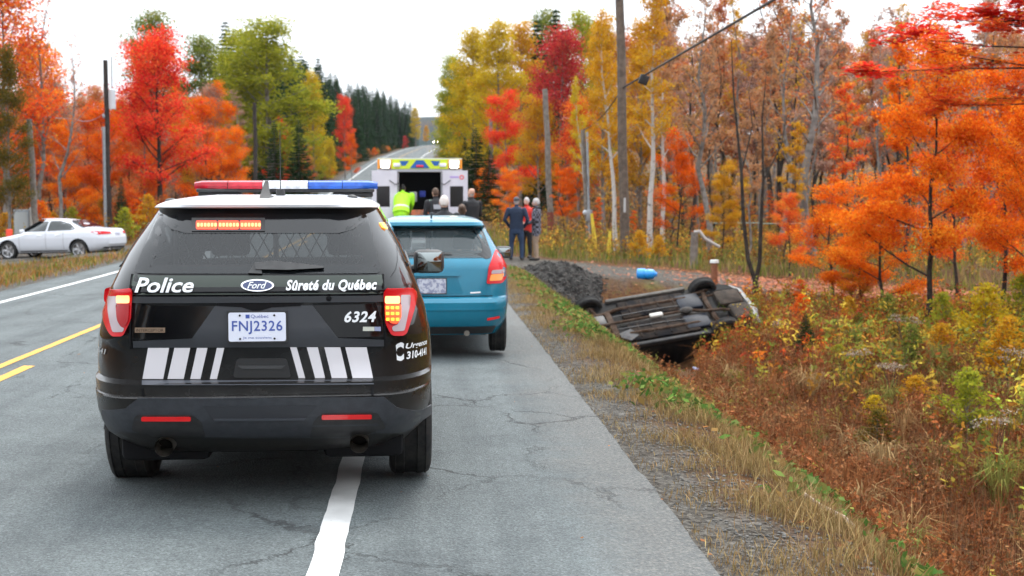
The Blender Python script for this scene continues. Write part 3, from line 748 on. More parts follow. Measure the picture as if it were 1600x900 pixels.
patch('badge_bar', H((567, 510.5), (585, 510.5), (585, 517), (567, 517)), rmap, mat('pale_badge', (.5, .52, .46), .35, metal=.4), suv, .008)
patch('badge_bar', H((585.3, 510.5), (595, 510.5), (595, 517), (585.3, 517)), rmap, mat('blue_badge', (.25, .28, .42), .35, metal=.4), suv, .008)
pl = empty('number_plate'); pl.parent = suv
(px0, pz1), (px1, pz0) = hit(357.5, 488), hit(447.5, 532)
def pmap(x, z, o): return (x, S.rear(0, 1.05) - .020 - o, z)
patch('plate_holder', [(px0 - .008, pz0 - .008), (px1 + .008, pz0 - .008), (px1 + .008, pz1 + .008), (px0 - .008, pz1 + .008)], pmap, M_TRIM, pl, .0, depth=.03)
patch('plate', rounded([(px0, pz0), (px1, pz0), (px1, pz1), (px0, pz1)], .012), pmap, M_PLATE, pl, .003, depth=.004)
def plate_text(name, txt, u0, v0, u1, v1, m_, bold=0, spacing=1.0):
    W_, H_ = px1 - px0, pz1 - pz0
    return lettering(name, txt, lambda u, v: pmap(px0 + W_ * (u0 + (u1 - u0) * u), pz0 + H_ * (v0 + (v1 - v0) * v), .0045), m_, pl, 0, bold, spacing)
plate_text('plate_number', 'FNJ2326', .06, .25, .94, .72, M_BLUE, .012, 1.08)
plate_text('plate_province', 'Québec', .39, .79, .70, .93, M_BLUE)
plate_text('plate_motto', 'Je me souviens', .25, .07, .75, .17, M_BLUE)
patch('plate_flag', [(px0 + .30*(px1-px0), pz0 + .80*(pz1-pz0)), (px0 + .37*(px1-px0), pz0 + .80*(pz1-pz0)), (px0 + .37*(px1-px0), pz0 + .93*(pz1-pz0)), (px0 + .30*(px1-px0), pz0 + .93*(pz1-pz0))], pmap, M_BLUE, pl, .0042)
for u, v in ((.2, .9), (.8, .9), (.2, .09), (.8, .09)):
    c_ = (px0 + (px1 - px0) * u, pz0 + (pz1 - pz0) * v)
    patch('plate_screw', [(c_[0] + .006*math.cos(a), c_[1] + .006*math.sin(a)) for a in [i*math.pi/4 for i in range(8)]], pmap, M_DARK, pl, .006)
b = MB(); b.ell((hit(514, 466)[0], S.rear(hit(514, 466)[0], hit(514, 466)[1]) - .012, hit(514, 466)[1]), (.016, .012, .016)); b.build('rear_camera', M_DARK, suv)
# phone lettering wrapping the right rear corner, end of the same line on the left flank
def corner_map(y0, y1, z0, z1, sg): return lambda u, v: smap(sg)(y0 + (y1 - y0) * u, z0 + (z1 - z0) * v, .006)
lettering('phone_number', 'Urgence', corner_map(.21, .46, .885, .925, 1), M_LET, suv, .2, .02)
lettering('phone_number', '310-4141', corner_map(.21, .44, .835, .878, 1), M_LET, suv, .2, .03)
lettering('phone_symbol', 'C', corner_map(.155, .20, .83, .935, 1), M_LET, suv, .1, .05)
lettering('phone_number', '4141', corner_map(.44, .26, .875, .905, -1), mat('faint_lettering', (.30, .31, .32), .5), suv, .2, .02)
# roof equipment
lbz = 1.806
bar = empty('light_bar', (0, 2.45, lbz)); bar.parent = suv; bar.scale = (.95, 1, .86)
def barsec(name, x0, x1, m_, taper0=0, taper1=0):
    b = MB(); n = max(2, int(abs(x1 - x0) / .06)); prof = [(-.15, .0), (-.16, .03), (-.145, .065), (-.10, .082), (.10, .082), (.145, .065), (.16, .03), (.15, 0)]; prof = [(y, z * .84) for y, z in prof]
    k = len(prof); vs = []
    for i in range(n + 1):
        x = x0 + (x1 - x0) * i / n; f_ = 1.0
        if abs(x) > .60: f_ = 1 - .45 * ((abs(x) - .60) / .09) ** 2
        vs += [(x, y * f_ + abs(x) ** 2 * .10, z * (.55 + .45 * f_)) for y, z in prof]
    fs = [(i*k + j, i*k + (j+1) % k, (i+1)*k + (j+1) % k, (i+1)*k + j) for i in range(n) for j in range(k)]
    fs += [tuple(range(k)), tuple(n*k + j for j in reversed(range(k)))]
    b.add(vs, fs); return b.build(name, m_, bar, 40)
M_BR = mat('red_bar_dome', (.46, .010, .028), .2, spec=.35, color2=(.30, .006, .016), scale=9); M_BB = mat('blue_bar_dome', (.02, .11, .50), .2, spec=.35, color2=(.012, .07, .34), scale=9); M_BW = mat('clear_bar_dome', (.66, .68, .72), .15, coat=.5, color2=(.40, .41, .44), scale=14)
for nm, x0, x1, m_ in (('red_dome', -.685, -.43, M_BR), ('red_dome', -.425, -.172, M_BR), ('clear_dome', -.168, .165, M_BW), ('blue_dome', .170, .42, M_BB), ('blue_dome', .425, .685, M_BB)): barsec(nm, x0, x1, m_)
b = MB(); b.rbox((-.66, -.13, -.028), (.66, .15, .002), .01); b.build('bar_base', M_TRIM, bar)
for x in (-.50, .50):
    b = MB(); b.rbox((x - .15, -.10, -.07), (x + .15, .12, -.02), .015); b.build('bar_foot', M_TRIM, bar)
b = MB(); zr = 1.752
fin = [(.60, zr - .02), (.66, zr + .01), (.74, zr + .095), (.80, zr + .10), (.86, zr + .03), (.92, zr - .01)]
vs = [(sx_ * (.030 if z < zr + .02 else .008), y, z) for sx_ in (-1, 1) for y, z in fin]; k = len(fin)
b.add(vs, [tuple(range(k)), tuple(reversed(range(k, 2 * k)))] + [(i, k + i, k + (i + 1) % k, (i + 1) % k) for i in range(k)])
b.ell((0, .80, zr - .005), (.045, .16, .02)); b.build('shark_fin_antenna', M_TRIM, suv)
b = MB(); b.tube([(.06, 1.05, 1.75), (.06, 1.05, 1.80)], [.03, .026], 12); b.tube([(.06, 1.05, 1.79), (.061, 1.05, 2.16)], [.0035, .002], 6); b.build('whip_antenna', M_TRIM, suv)
for c_, r_ in (((.50, 1.0, 1.742), (.035, .035, .025)), ((-.58, .9, 1.725), (.04, .04, .02))):
    b = MB(); b.ell(c_, r_); b.build('puck_antenna', M_TRIM, suv)
for sg in (-1, 1):
    mr_ = empty('mirror'); mr_.parent = suv
    b = MB(); b.rbox((.93 if sg > 0 else -1.17, 3.28, 1.14), (1.17 if sg > 0 else -.93, 3.46, 1.325), .045); b.tube([(sg * .84, 3.42, 1.16), (sg * 1.0, 3.38, 1.18)], .035, 8); b.build('shell', M_TRIM, mr_)
    b = MB(); b.rbox((.955 if sg > 0 else -1.148, 3.272, 1.158), (1.148 if sg > 0 else -.955, 3.285, 1.307), .006); b.build('mirror_glass', mat('mirror_silver', (.30, .33, .33), .03, metal=1), mr_)
patch('side_marker', rounded([(.66, 1.60), (.74, 1.60), (.70, 1.56), (.64, 1.57)], .006), smap(1), mat('amber_marker', (1, .35, .05), .3, emit=(1, .35, .04), estr=1.2), suv, .012)

# ---- blue hatchback
hat = empty('hatchback', (.095, 14.42, 0), R(-.6))
tag(hat, 'teal blue hatchback stopped ahead of the police SUV', 'car')
S2 = Shape(yr=[(.24, .16), (.36, .05), (.5, .0), (.60, .0), (.645, .035), (.66, .075), (.80, .085), (.98, .11), (1.04, .14), (1.09, .19), (1.40, .45)],
           yf=[(.2, 3.95), (.4, 4.08), (.65, 4.05), (.85, 3.85), (.98, 3.3), (1.04, 3.05), (1.40, 2.15)],
           w=[(.24, .74), (.40, .82), (.60, .842), (.80, .842), (.95, .825), (1.05, .79), (1.12, .755), (1.40, .60)], rr=(.26, .34), fr=(.45, .6), bow=.045)
M_TEAL = mat('teal_car_paint', (.005, .155, .245), .22, metal=.1, spec=.4, coat=.4, color2=(.006, .17, .268), scale=2)
bod2 = S2.loft([.24, .3, .36, .43, .5, .56, .60, .63, .645, .66, .72, .8, .88, .95, .98, 1.01, 1.04, 1.09, 1.14, 1.19, 1.24, 1.29, 1.34, 1.40]).build('body', M_TEAL, hat, 30)
cut_wheels(bod2, [(-1, -.52, .66, .31, .365), (.52, 1, .66, .31, .365), (-1, -.52, 3.26, .31, .365), (.52, 1, 3.26, .31, .365)], M_DARK)
open_windows(bod2, rear=[[(-.58, 1.10), (.58, 1.10), (.48, 1.38), (-.48, 1.38)]], front=[[(-.66, 1.06), (.66, 1.06), (.52, 1.38), (-.52, 1.38)]], side=[[(.55, 1.10), (2.7, 1.08), (2.2, 1.38), (.75, 1.38)]])
S2R = Shape(yr=[(1.402, .40), (1.425, .325), (1.46, .335), (1.485, .42), (1.505, .60), (1.515, .9)], yf=[(1.402, 2.16), (1.46, 2.05), (1.515, 1.7)], w=[(1.402, .605), (1.46, .57), (1.49, .51), (1.515, .38)], rr=(.12, .2), fr=(.3, .3), bow=.05)
S2R.loft([1.402, 1.413, 1.425, 1.445, 1.46, 1.475, 1.485, 1.495, 1.505, 1.515]).build('roof', M_TEAL, hat, 40)
def r2(x, z, o): return (x, S2.rear(x, z) - o, z)
def s2(sg): return lambda y, z, o: (sg * (S2.side(y, z) + o), y, z)
patch('rear_window', rounded([(-.66, 1.075), (.66, 1.075), (.545, 1.395), (-.545, 1.395)], .08), r2, M_GLASSN, hat, .005)
rim_ = rounded([(-.68, 1.065), (.68, 1.065), (.565, 1.40), (-.565, 1.40)], .08)
b = MB()
inn = rounded([(-.585, 1.12), (.585, 1.12), (.49, 1.365), (-.49, 1.365)], .10)
vs = [r2(x, z, .009) for x, z in rim_] + [r2(x, z, .009) for x, z in inn]; k = len(rim_)
b.add(vs, [(i, (i + 1) % k, k + (i + 1) % k, k + i) for i in range(k)]); b.build('window_frit', MG, hat, smooth_=False)
patch('wiper', [(-.25, 1.105), (.22, 1.115), (.22, 1.13), (-.02, 1.15), (-.25, 1.13)], r2, M_TRIM, hat, .02)
for sg in (-1, 1):
    tl_ = empty('tail_lamp'); tl_.parent = hat
    def tpoly(pts): return [(sg * a, c) for a, c in pts]
    patch('housing', rounded(tpoly([(.595, .80), (.77, .80), (.825, .85), (.835, .98), (.775, 1.10), (.715, 1.165), (.685, 1.12), (.62, .98)]), .02), r2, M_RED, tl_, .016, depth=.03)
    patch('signal_lens', rounded(tpoly([(.625, .83), (.765, .83), (.80, .90), (.645, .90)]), .015), r2, M_AMB, tl_, .019)
    patch('reverse_lens', rounded(tpoly([(.645, .905), (.80, .905), (.805, .945), (.66, .945)]), .012), r2, M_CLEAR, tl_, .019)
    patch('side_window', rounded([(.52, 1.085), (2.85, 1.06), (2.2, 1.39), (.75, 1.39)], .05), s2(sg), M_GLASS, hat, .004)
    mr_ = empty('mirror'); mr_.parent = hat
    b = MB(); b.rbox((.80 if sg > 0 else -1.01, 2.62, .955), (1.01 if sg > 0 else -.80, 2.76, 1.105), .04); b.tube([(sg * .72, 2.74, 1.03), (sg * .84, 2.70, 1.02)], .03, 8); b.build('shell', M_TRIM, mr_)
    b = MB(); b.rbox((.825 if sg > 0 else -.985, 2.612, .975), (.985 if sg > 0 else -.825, 2.622, 1.085), .005); b.build('mirror_glass', MATS['mirror_silver'], mr_)
    for y in (.66, 3.26): wheel(hat, sg * .735, y, .31, .31, .185, M_RIM, 7, sg)
    patch('reflector', rounded([(sg * a, c) for a, c in ((.60, .40), (.74, .42), (.74, .445), (.60, .43))], .008), r2, MATS['red_reflector_glow'], hat, .006)
patch('tailgate_seam', [(-.66, .662), (.66, .662), (.66, .672), (-.66, .672)], r2, M_DARK, hat, .003)
patch('plate_recess', rounded([(-.34, .69), (.34, .69), (.28, .88), (-.28, .88)], .03), r2, mat('teal_shade_panel', (.005, .14, .22), .3, spec=.4), hat, .003)
patch('handle_lip', rounded([(-.31, .885), (.31, .885), (.31, .93), (-.31, .93)], .02), r2, M_TEAL, hat, .022, depth=.04)
pl2 = empty('number_plate'); pl2.parent = hat
patch('plate', rounded([(-.155, .70), (.155, .70), (.155, .855), (-.155, .855)], .01), r2, mat('grubby_plate', (.45, .46, .52), .5, color2=(.20, .21, .30), scale=26, lo=.45, hi=.55), pl2, .012)
patch('plate_frame', [(-.165, .69), (.165, .69), (.165, .865), (-.165, .865)], r2, M_TRIM, pl2, .009)
patch('name_badge', [(.42, .695), (.53, .70), (.53, .715), (.42, .71)], r2, M_CHROME, hat, .006)
b = MB(); b.tube([(0, .45, 1.50), (0, .44, 1.545)], [.012, .008], 8); b.tube([(0, .44, 1.54), (0, .30, 1.70)], [.0035, .002], 6); b.build('roof_antenna', M_TRIM, hat)
b = MB(); b.rbox((-.58, .6, .5), (.58, .8, 1.05), .06)
for x in (-.38, .38): b.rbox((x - .22, 1.7, .4), (x + .22, 1.88, 1.08), .06); b.rbox((x - .13, 1.72, 1.10), (x + .13, 1.82, 1.28), .04)
b.build('seats', MATS['seat_fabric'], hat)
b = MB(); b.box((-.6, .35, .22), (.6, 3.6, .27)); b.box((-.6, .25, .24), (.6, .7, .34)); b.tube([(-.6, .66, .31), (.6, .66, .31)], .04, 8); b.build('underbody', M_DARK, hat)
patch('lower_valance', [(-.66, .25), (.66, .25), (.70, .335), (-.70, .335)], r2, M_TRIM, hat, .008)
patch('bumper_crease', [(-.80, .520), (.80, .520), (.80, .545), (-.80, .545)], r2, M_TEAL, hat, .014, depth=.03)
patch('maker_emblem', [(.035 * math.cos(i * math.pi / 8), .985 + .035 * math.sin(i * math.pi / 8)) for i in range(16)], r2, M_CHROME, hat, .01)
b = MB(); b.tube([(.38, .10, .26), (.38, .4, .28)], .03, 12); b.build('exhaust_tip', MATS['exhaust_steel'], hat)

# ---- white sedan on the side drive
def sedan(loc, rot):
    t_ = empty('sedan', (0, 0, 0))
    S3 = Shape(yr=[(.24, .30), (.32, .12), (.5, .0), (.72, .0), (.92, .06), (1.02, .12), (1.05, .30), (1.075, .80), (1.11, .96), (1.24, 1.25), (1.36, 1.58), (1.42, 1.92), (1.45, 2.3)],
               yf=[(.22, 4.65), (.40, 4.84), (.55, 4.88), (.66, 4.82), (.76, 4.55), (.86, 4.0), (.93, 3.62), (1.02, 3.42), (1.24, 3.05), (1.36, 2.84), (1.42, 2.70), (1.45, 2.52)],
               w=[(.24, .80), (.36, .89), (.55, .92), (.75, .925), (.92, .90), (1.02, .85), (1.08, .80), (1.24, .70), (1.36, .60), (1.42, .50), (1.45, .36)], rr=(.36, .5), fr=(.5, .75), bow=.07)
    bd_ = S3.loft([.24, .32, .40, .5, .58, .66, .72, .76, .82, .86, .92, .96, 1.02, 1.05, 1.075, 1.11, 1.15, 1.19, 1.24, 1.28, 1.32, 1.36, 1.39, 1.42, 1.44, 1.45]).build('body', mat('silver_white_paint', (.58, .60, .65), .25, coat=.5), t_, 38)
    cut_wheels(bd_, [(sx_, ex_, y, .325, .39) for y in (1.08, 3.91) for sx_, ex_ in ((-1.1, -.6), (.6, 1.1))], M_DARK)
    mp = lambda sg: (lambda y, z, o: (sg * (S3.side(y, z) + o), y, z))
    rr_ = lambda x, z, o: (x, S3.rear(x, z) - o, z)
    for sg in (-1, 1):
        patch('side_window', rounded([(1.22, 1.06), (1.40, 1.02), (2.32, 1.0), (2.32, 1.36), (1.92, 1.36), (1.52, 1.25)], .03), mp(sg), M_GLASSD, t_, .006)
        patch('side_window', rounded([(2.38, 1.0), (3.34, .98), (3.28, 1.02), (2.88, 1.29), (2.66, 1.36), (2.38, 1.36)], .03), mp(sg), M_GLASSD, t_, .006)
        patch('sill', [(1.55, .27), (3.45, .27), (3.45, .31), (1.55, .31)], mp(sg), M_TRIM, t_, .006)
        for y in (1.66, 2.36, 3.42): patch('door_seam', [(y, .34), (y + .014, .34), (y + .014, .98), (y, .98)], mp(sg), mat('grey_seam', (.2, .2, .21), .5), t_, .003)
        for y in (1.78, 2.5): patch('door_handle', rounded([(y, .84), (y + .2, .84), (y + .2, .87), (y, .87)], .01), mp(sg), M_CHROME, t_, .02)
        patch('tail_lamp', rounded([(sg * a, c) for a, c in ((.42, .86), (.86, .84), (.90, .93), (.84, .98), (.42, .93))], .02), rr_, M_RED, t_, .014, depth=.03)
        mr_ = MB(); mr_.rbox((.92 if sg > 0 else -1.09, 3.18, .96), (1.09 if sg > 0 else -.92, 3.30, 1.08), .03); mr_.build('mirror', M_WHT, t_)
        for y in (1.08, 3.91): wheel(t_, sg * .80, y, .325, .325, .22, M_RIM, 5, sg, .74)
        hl = MB(); hl.ell((sg * .62, 4.66, .70), (.2, .16, .06)); hl.build('headlamp', M_CLEAR, t_)
    b = MB(); z_ = [(1.12, .70), (1.36, .54)]
    b.add([(-.66, interp(S3.yr, 1.12) - .006, 1.125), (.66, interp(S3.yr, 1.12) - .006, 1.125), (.50, interp(S3.yr, 1.36) - .006, 1.37), (-.50, interp(S3.yr, 1.36) - .006, 1.37)], [(0, 1, 2, 3)]); b.build('rear_window', M_GLASSD, t_, smooth_=False)
    b = MB(); b.add([(-.70, interp(S3.yf, 1.0) + .01, 1.0), (.70, interp(S3.yf, 1.0) + .01, 1.0), (.52, interp(S3.yf, 1.36) + .01, 1.36), (-.52, interp(S3.yf, 1.36) + .01, 1.36)], [(0, 1, 2, 3)]); b.build('windscreen', M_GLASSD, t_, smooth_=False)
    patch('number_plate', rounded([(-.155, .80), (.155, .80), (.155, .90), (-.155, .90)], .01), rr_, MATS['grubby_plate'], t_, .01)
    patch('bumper_trim', [(-.75, .30), (.75, .30), (.7, .40), (-.7, .40)], rr_, M_TRIM, t_, .008)
    b = MB(); b.box((-.7, .5, .2), (.7, 4.4, .26)); b.build('underbody', M_DARK, t_)
    for x in (-.5, .5):
        b = MB(); b.tube([(x, .06, .32), (x, .3, .32)], [.05, .05], 12); b.build('exhaust_tip', M_CHROME, t_)
    t_.location = loc; t_.rotation_euler = rot; return t_
sx0 = X_at(196, 50.2, 390)
# rear end at the right, nose to the left and a little away from the road
sed = sedan((sx0, 49.2, ground_z(sx0 - 2, 50) - .02), (R(-1.5), 0, R(73)))
tag(sed, 'white sedan parked across the drive on the far side of the road', 'car')

# ---- oncoming car on the crest with its headlamps on
y_ = 400; oc = empty('oncoming_car', (road_cx(y_) - 1.9, y_, road_z(y_) + .04), R(180))
tag(oc, 'distant oncoming car with bright headlamps on the crest of the road', 'car')
S4 = Shape(yr=[(.25, .2), (.6, 0), (.95, .1), (1.0, .5), (1.4, 1.2)], yf=[(.25, 4.3), (.6, 4.5), (.8, 4.3), (.95, 3.4), (1.4, 2.4)], w=[(.25, .8), (.6, .9), (.95, .85), (1.4, .6)], rr=(.2, .3), fr=(.3, .4))
S4.loft([.25, .4, .6, .8, .95, 1.0, 1.2, 1.4]).build('body', mat('grey_car_paint', (.12, .13, .15), .3), oc)
b = MB(); b.add([(-.7, 3.42, .97), (.7, 3.42, .97), (.56, 2.5, 1.36), (-.56, 2.5, 1.36)], [(0, 1, 2, 3)]); b.build('windscreen', M_GLASSD, oc)
for x in (-.65, .65):
    b = MB(); b.ell((x, 4.42, .68), (.17, .12, .13)); b.build('headlamp', mat('headlamp_lit', (1, 1, 1), .3, emit=(1, .93, .75), estr=60), oc)
    for y in (.8, 3.6): wheel(oc, x * 1.22, y, .32, .32, .2, M_STEEL, 5, 1 if x > 0 else -1)

# ---- ambulance with its back doors open
amb = empty('ambulance', (-.06, 36.6, 0), 0)
tag(amb, 'white box ambulance with both rear doors swung open and rear beacons lit', 'ambulance')
M_AW = mat('ambulance_white', (.62, .60, .66), .4, color2=(.56, .54, .6), scale=2)
M_LIME = mat('lime_reflective', (.55, .68, .03), .4); M_ABLU = mat('ambulance_blue', (.012, .10, .36), .35); M_OR = mat('orange_reflective', (.85, .30, .02), .4)
HW, ZT, ZF = 1.14, 2.735, .55
b = MB()
b.box((-HW, 0, ZF), (-HW + .06, 4.2, ZT)); b.box((HW - .06, 0, ZF), (HW, 4.2, ZT)); b.box((-HW + .06, .0, ZT - .06), (HW - .06, 4.2, ZT)); b.box((-HW + .06, 0, ZF - .02), (HW - .06, 4.2, ZF + .03)); b.box((-HW + .06, 4.14, ZF + .03), (HW - .06, 4.2, ZT - .06))
b.box((-HW + .06, .0, 2.36), (HW - .06, .06, ZT - .06)); b.box((-HW + .06, 0, ZF + .03), (-.60, .06, 2.36)); b.box((.60, 0, ZF + .03), (HW - .06, .06, 2.36))
b.build('box_body', M_AW, amb, smooth_=False)
b = MB(); b.box((-HW + .02, -.03, 2.445), (HW - .02, -.002, ZT - .03)); b.build('header_panel', M_LIME, amb, smooth_=False)
for cx_, w_, z0, z1 in ((-.42, .13, 2.53, 2.66), (.42, .13, 2.53, 2.66)):
    b = MB(); b.add([(cx_ - w_, -.034, z1), (cx_ + w_, -.034, z1), (cx_ + (.02 if cx_ > 0 else -.02) + .05, -.034, z0), (cx_ + (.02 if cx_ > 0 else -.02) - .05, -.034, z0)], [(0, 1, 2, 3)]); b.build('blue_chevron', M_ABLU, amb, smooth_=False)
b = MB(); b.add([(-.27, -.036, 2.46), (.27, -.036, 2.46), (.10, -.036, 2.68), (-.10, -.036, 2.68)], [(0, 1, 2, 3)]); b.build('blue_chevron', M_ABLU, amb, smooth_=False)
b = MB(); b.rbox((-.10, -.07, 2.49), (.10, -.035, 2.55), .01); b.build('red_marker_lamp', mat('dim_red_lamp', (.4, .02, .05), .3, emit=(1, .05, .1), estr=.15), amb)
for sg in (-1, 1):
    b = MB(); b.box((sg * .95 - .19, -.036, 2.45), (sg * .95 + .19, -.0305, 2.70)); b.build('orange_panel', M_OR, amb, smooth_=False)
    bk = empty('beacon'); bk.parent = amb
    b = MB(); b.rbox((sg * .93 - .15, -.07, 2.44), (sg * .93 + .15, -.033, 2.69), .02); b.build('bezel', M_CHROME, bk)
    b = MB(); b.rbox((sg * .93 - .11, -.10, 2.475), (sg * .93 + .11, -.06, 2.655), .02); b.build('lens', mat('beacon_lit', (1, .9, .75), .3, emit=(1, .86, .60), estr=9), bk)
    b = MB(); b.rbox((sg * .62 - .09, -.075, 2.50), (sg * .62 + .09, -.033, 2.60), .015); b.build('scene_lamp', mat('scene_lamp_white', (.75, .76, .8), .2), amb)
    dr = empty('rear_door', (sg * .615, -.03, 0), R(-4 * sg)); dr.parent = amb
    L0, L1 = (0, .68) if sg > 0 else (-.68, 0)
    b = MB(); za, zb_ = .62, 2.40; wx0, wx1, wz0, wz1 = L0 + .16, L1 - .16, 1.42, 1.98
    if sg < 0: wx0, wx1 = L0 + .12, L1 - .20
    else: wx0, wx1 = L0 + .20, L1 - .12
    for bx in (((L0, -.06, za), (L1, -.02, wz0)), ((L0, -.06, wz1), (L1, -.02, zb_)), ((L0, -.06, wz0), (wx0, -.02, wz1)), ((wx1, -.06, wz0), (L1, -.02, wz1))): b.box(*bx)
    b.build('door_panel', M_AW, dr, smooth_=False)
    b = MB(); b.box((wx0, -.05, wz0), (wx1, -.035, wz1)); b.build('door_window', mat('black_window', (.006, .004, .004), .12), dr, smooth_=False)
    if sg > 0:
        b = MB(); b.tube([(L0 + .52 + .05 * math.cos(a), -.064, 2.22 + .05 * math.sin(a)) for a in [i * math.pi / 8 for i in range(17)]], .014, 6); b.build('red_emblem', mat('emblem_red', (.75, .08, .10), .4), dr)
        b = MB(); b.box((L0 + .20, -.064, 2.20), (L0 + .44, -.0605, 2.25)); b.build('violet_marking', mat('marking_violet', (.42, .30, .62), .4), dr, smooth_=False)
    b = MB(); b.tube([(L1 - .1 if sg > 0 else L0 + .1, -.08, 1.05), (L1 - .1 if sg > 0 else L0 + .1, -.08, 1.3)], .014, 8); b.build('door_handle', M_CHROME, dr)
    b = MB(); b.tube([(sg * .56, -.02, 2.06), (sg * .66, -.16, 2.02), (sg * .82, -.12, 2.14)], .012, 6); b.build('door_stay', M_TRIM, amb)
    b = MB(); b.tube([(sg * .585, -.025, .7), (sg * .585, -.025, 2.35)], .02, 8); b.build('door_frame_post', mat('satin_metal', (.4, .4, .43), .4, metal=.6), amb)
    for y in (1.05, 4.9): wheel(amb, sg * .86, y, .38, .38, .26, M_RIM, 5, sg)
    b = MB(); b.rbox((sg * .95 - .11, -.035, .85), (sg * .95 + .11, -.002, 1.1), .01); b.build('tail_lamp', M_RED, amb)
b = MB(); b.rbox((-1.05, -.42, .34), (1.05, -.02, .44), .02); b.build('rear_step', mat('tread_plate', (.25, .25, .26), .5, metal=.7), amb)
b = MB(); b.box((-.6, -.045, 2.37), (.6, -.005, 2.43)); b.build('door_header_rail', MATS['satin_metal'], amb)
b = MB(); b.box((-1.0, 4.2, .45), (1.0, 6.2, 1.25)); b.box((-.95, 4.2, 1.25), (.95, 5.6, 2.1), taper=.85); b.build('cab', M_AW, amb)
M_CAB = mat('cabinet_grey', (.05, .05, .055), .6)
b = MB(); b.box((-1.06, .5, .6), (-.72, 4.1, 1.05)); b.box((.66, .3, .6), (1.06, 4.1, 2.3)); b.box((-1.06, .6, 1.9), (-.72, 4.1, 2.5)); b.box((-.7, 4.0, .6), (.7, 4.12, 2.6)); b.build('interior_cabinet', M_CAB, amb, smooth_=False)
b = MB(); b.rbox((-.30, .3, 1.55), (-.08, .5, 1.83), .03); b.build('monitor', mat('pale_monitor', (.35, .36, .38), .5), amb)
b = MB(); b.rbox((-.02, .45, 1.68), (.16, .6, 1.86), .03); b.build('blue_bag', mat('blue_bag_fabric', (.02, .04, .28), .7), amb)
b = MB(); b.rbox((.24, .3, 1.3), (.32, .36, 1.62), .02); b.build('oxygen_bottle', mat('pale_green_bottle', (.30, .45, .38), .4), amb)
st = empty('stretcher', (-.02, 35.35, .0)); tag(st, 'orange and brown covered stretcher at the open back of the ambulance', 'stretcher')
b = MB(); b.rbox((-.28, -.9, .86), (.28, .8, .98), .04); b.rbox((-.28, .55, .95), (.28, .78, 1.50), .05, Matrix.Rotation(R(-12), 4, 'X')); b.build('mattress', mat('orange_blanket', (.45, .10, .03), .8, color2=(.14, .07, .04), scale=9), st)
b = MB()
for x in (-.27, .27):
    b.tube([(x, -.9, .84), (x, .8, .84)], .02, 8)
    b.tube([(x, -.7, .08), (x, .5, .84)], .016, 6); b.tube([(x, .6, .08), (x, -.5, .84)], .016, 6)
b.build('frame', MATS['satin_metal'], st)
for x in (-.27, .27):
    for y in (-.7, .6):
        wb = MB(); wb.lathe_x([(-.02, .02), (-.02, .08), (.02, .08), (.02, .02)], (x, y, .08), 16); wb.build('wheel', M_TRIM, st)

# ---- car on its roof in the ditch
fwd = Vector((-.975, -.11, -.145)).normalized(); nup = Vector((0, -.52, .854)); nup = (nup - fwd * nup.dot(fwd)).normalized()
zl = -nup; xl = fwd.cross(zl).normalized()
RM = Matrix((xl, fwd, zl)).transposed().to_4x4()
cpt = at(1024, 497, 30.6)
OV = Matrix.Translation(cpt) @ RM @ Matrix.Scale(1.08, 4) @ Matrix.Translation((0, -2.10, -.22))
wr = empty('overturned_car', mat4=OV); tag(wr, 'wrecked dark car lying on its roof in the ditch, wheels in the air', 'car')
S5 = Shape(yr=[(.22, .10), (.45, 0), (.65, .02), (.9, .08), (.98, .25), (1.22, .75)], yf=[(.22, 4.0), (.45, 4.14), (.65, 4.08), (.82, 3.6), (.95, 3.1), (1.22, 2.3)],
           w=[(.22, .80), (.35, .85), (.6, .855), (.9, .83), (.98, .79), (1.22, .60)], rr=(.22, .3), fr=(.4, .5), bow=.06)
M_WP = mat('dull_black_paint', (.005, .005, .006), .6, spec=.08, color2=(.012, .011, .010), scale=4)
bw = S5.loft([.22, .3, .38, .45, .55, .65, .75, .82, .9, .98, 1.05, 1.14, 1.22]).build('body', M_WP, wr, 32)
cut_wheels(bw, [(-1, -.50, .78, .30, .37), (.50, 1, .78, .30, .37), (-1, -.50, 3.38, .30, .37), (.50, 1, 3.38, .30, .37)], M_DARK)
M_RUST = mat('rusty_steel', (.040, .022, .013), .85, spec=.1, color2=(.070, .050, .038), scale=9, bump=.3, bscale=40)
M_PAN = mat('muddy_floor_pan', (.0045, .0045, .006), .7, spec=.06, color2=(.028, .020, .015), scale=4, bump=.4, bscale=25)
M_ALU = mat('heat_shield', (.06, .057, .052), .6, spec=.15, color2=(.03, .025, .022), scale=8)
M_BROWN = mat('muddy_plastic', (.060, .047, .038), .8, spec=.1, color2=(.03, .025, .021), scale=6)
M_BLG = mat('blue_grey_tank', (.008, .011, .018), .5, spec=.15, color2=(.018, .022, .031), scale=6)
def part(nm, m_, f):
    b = MB(); f(b); return b.build(nm, m_, wr)
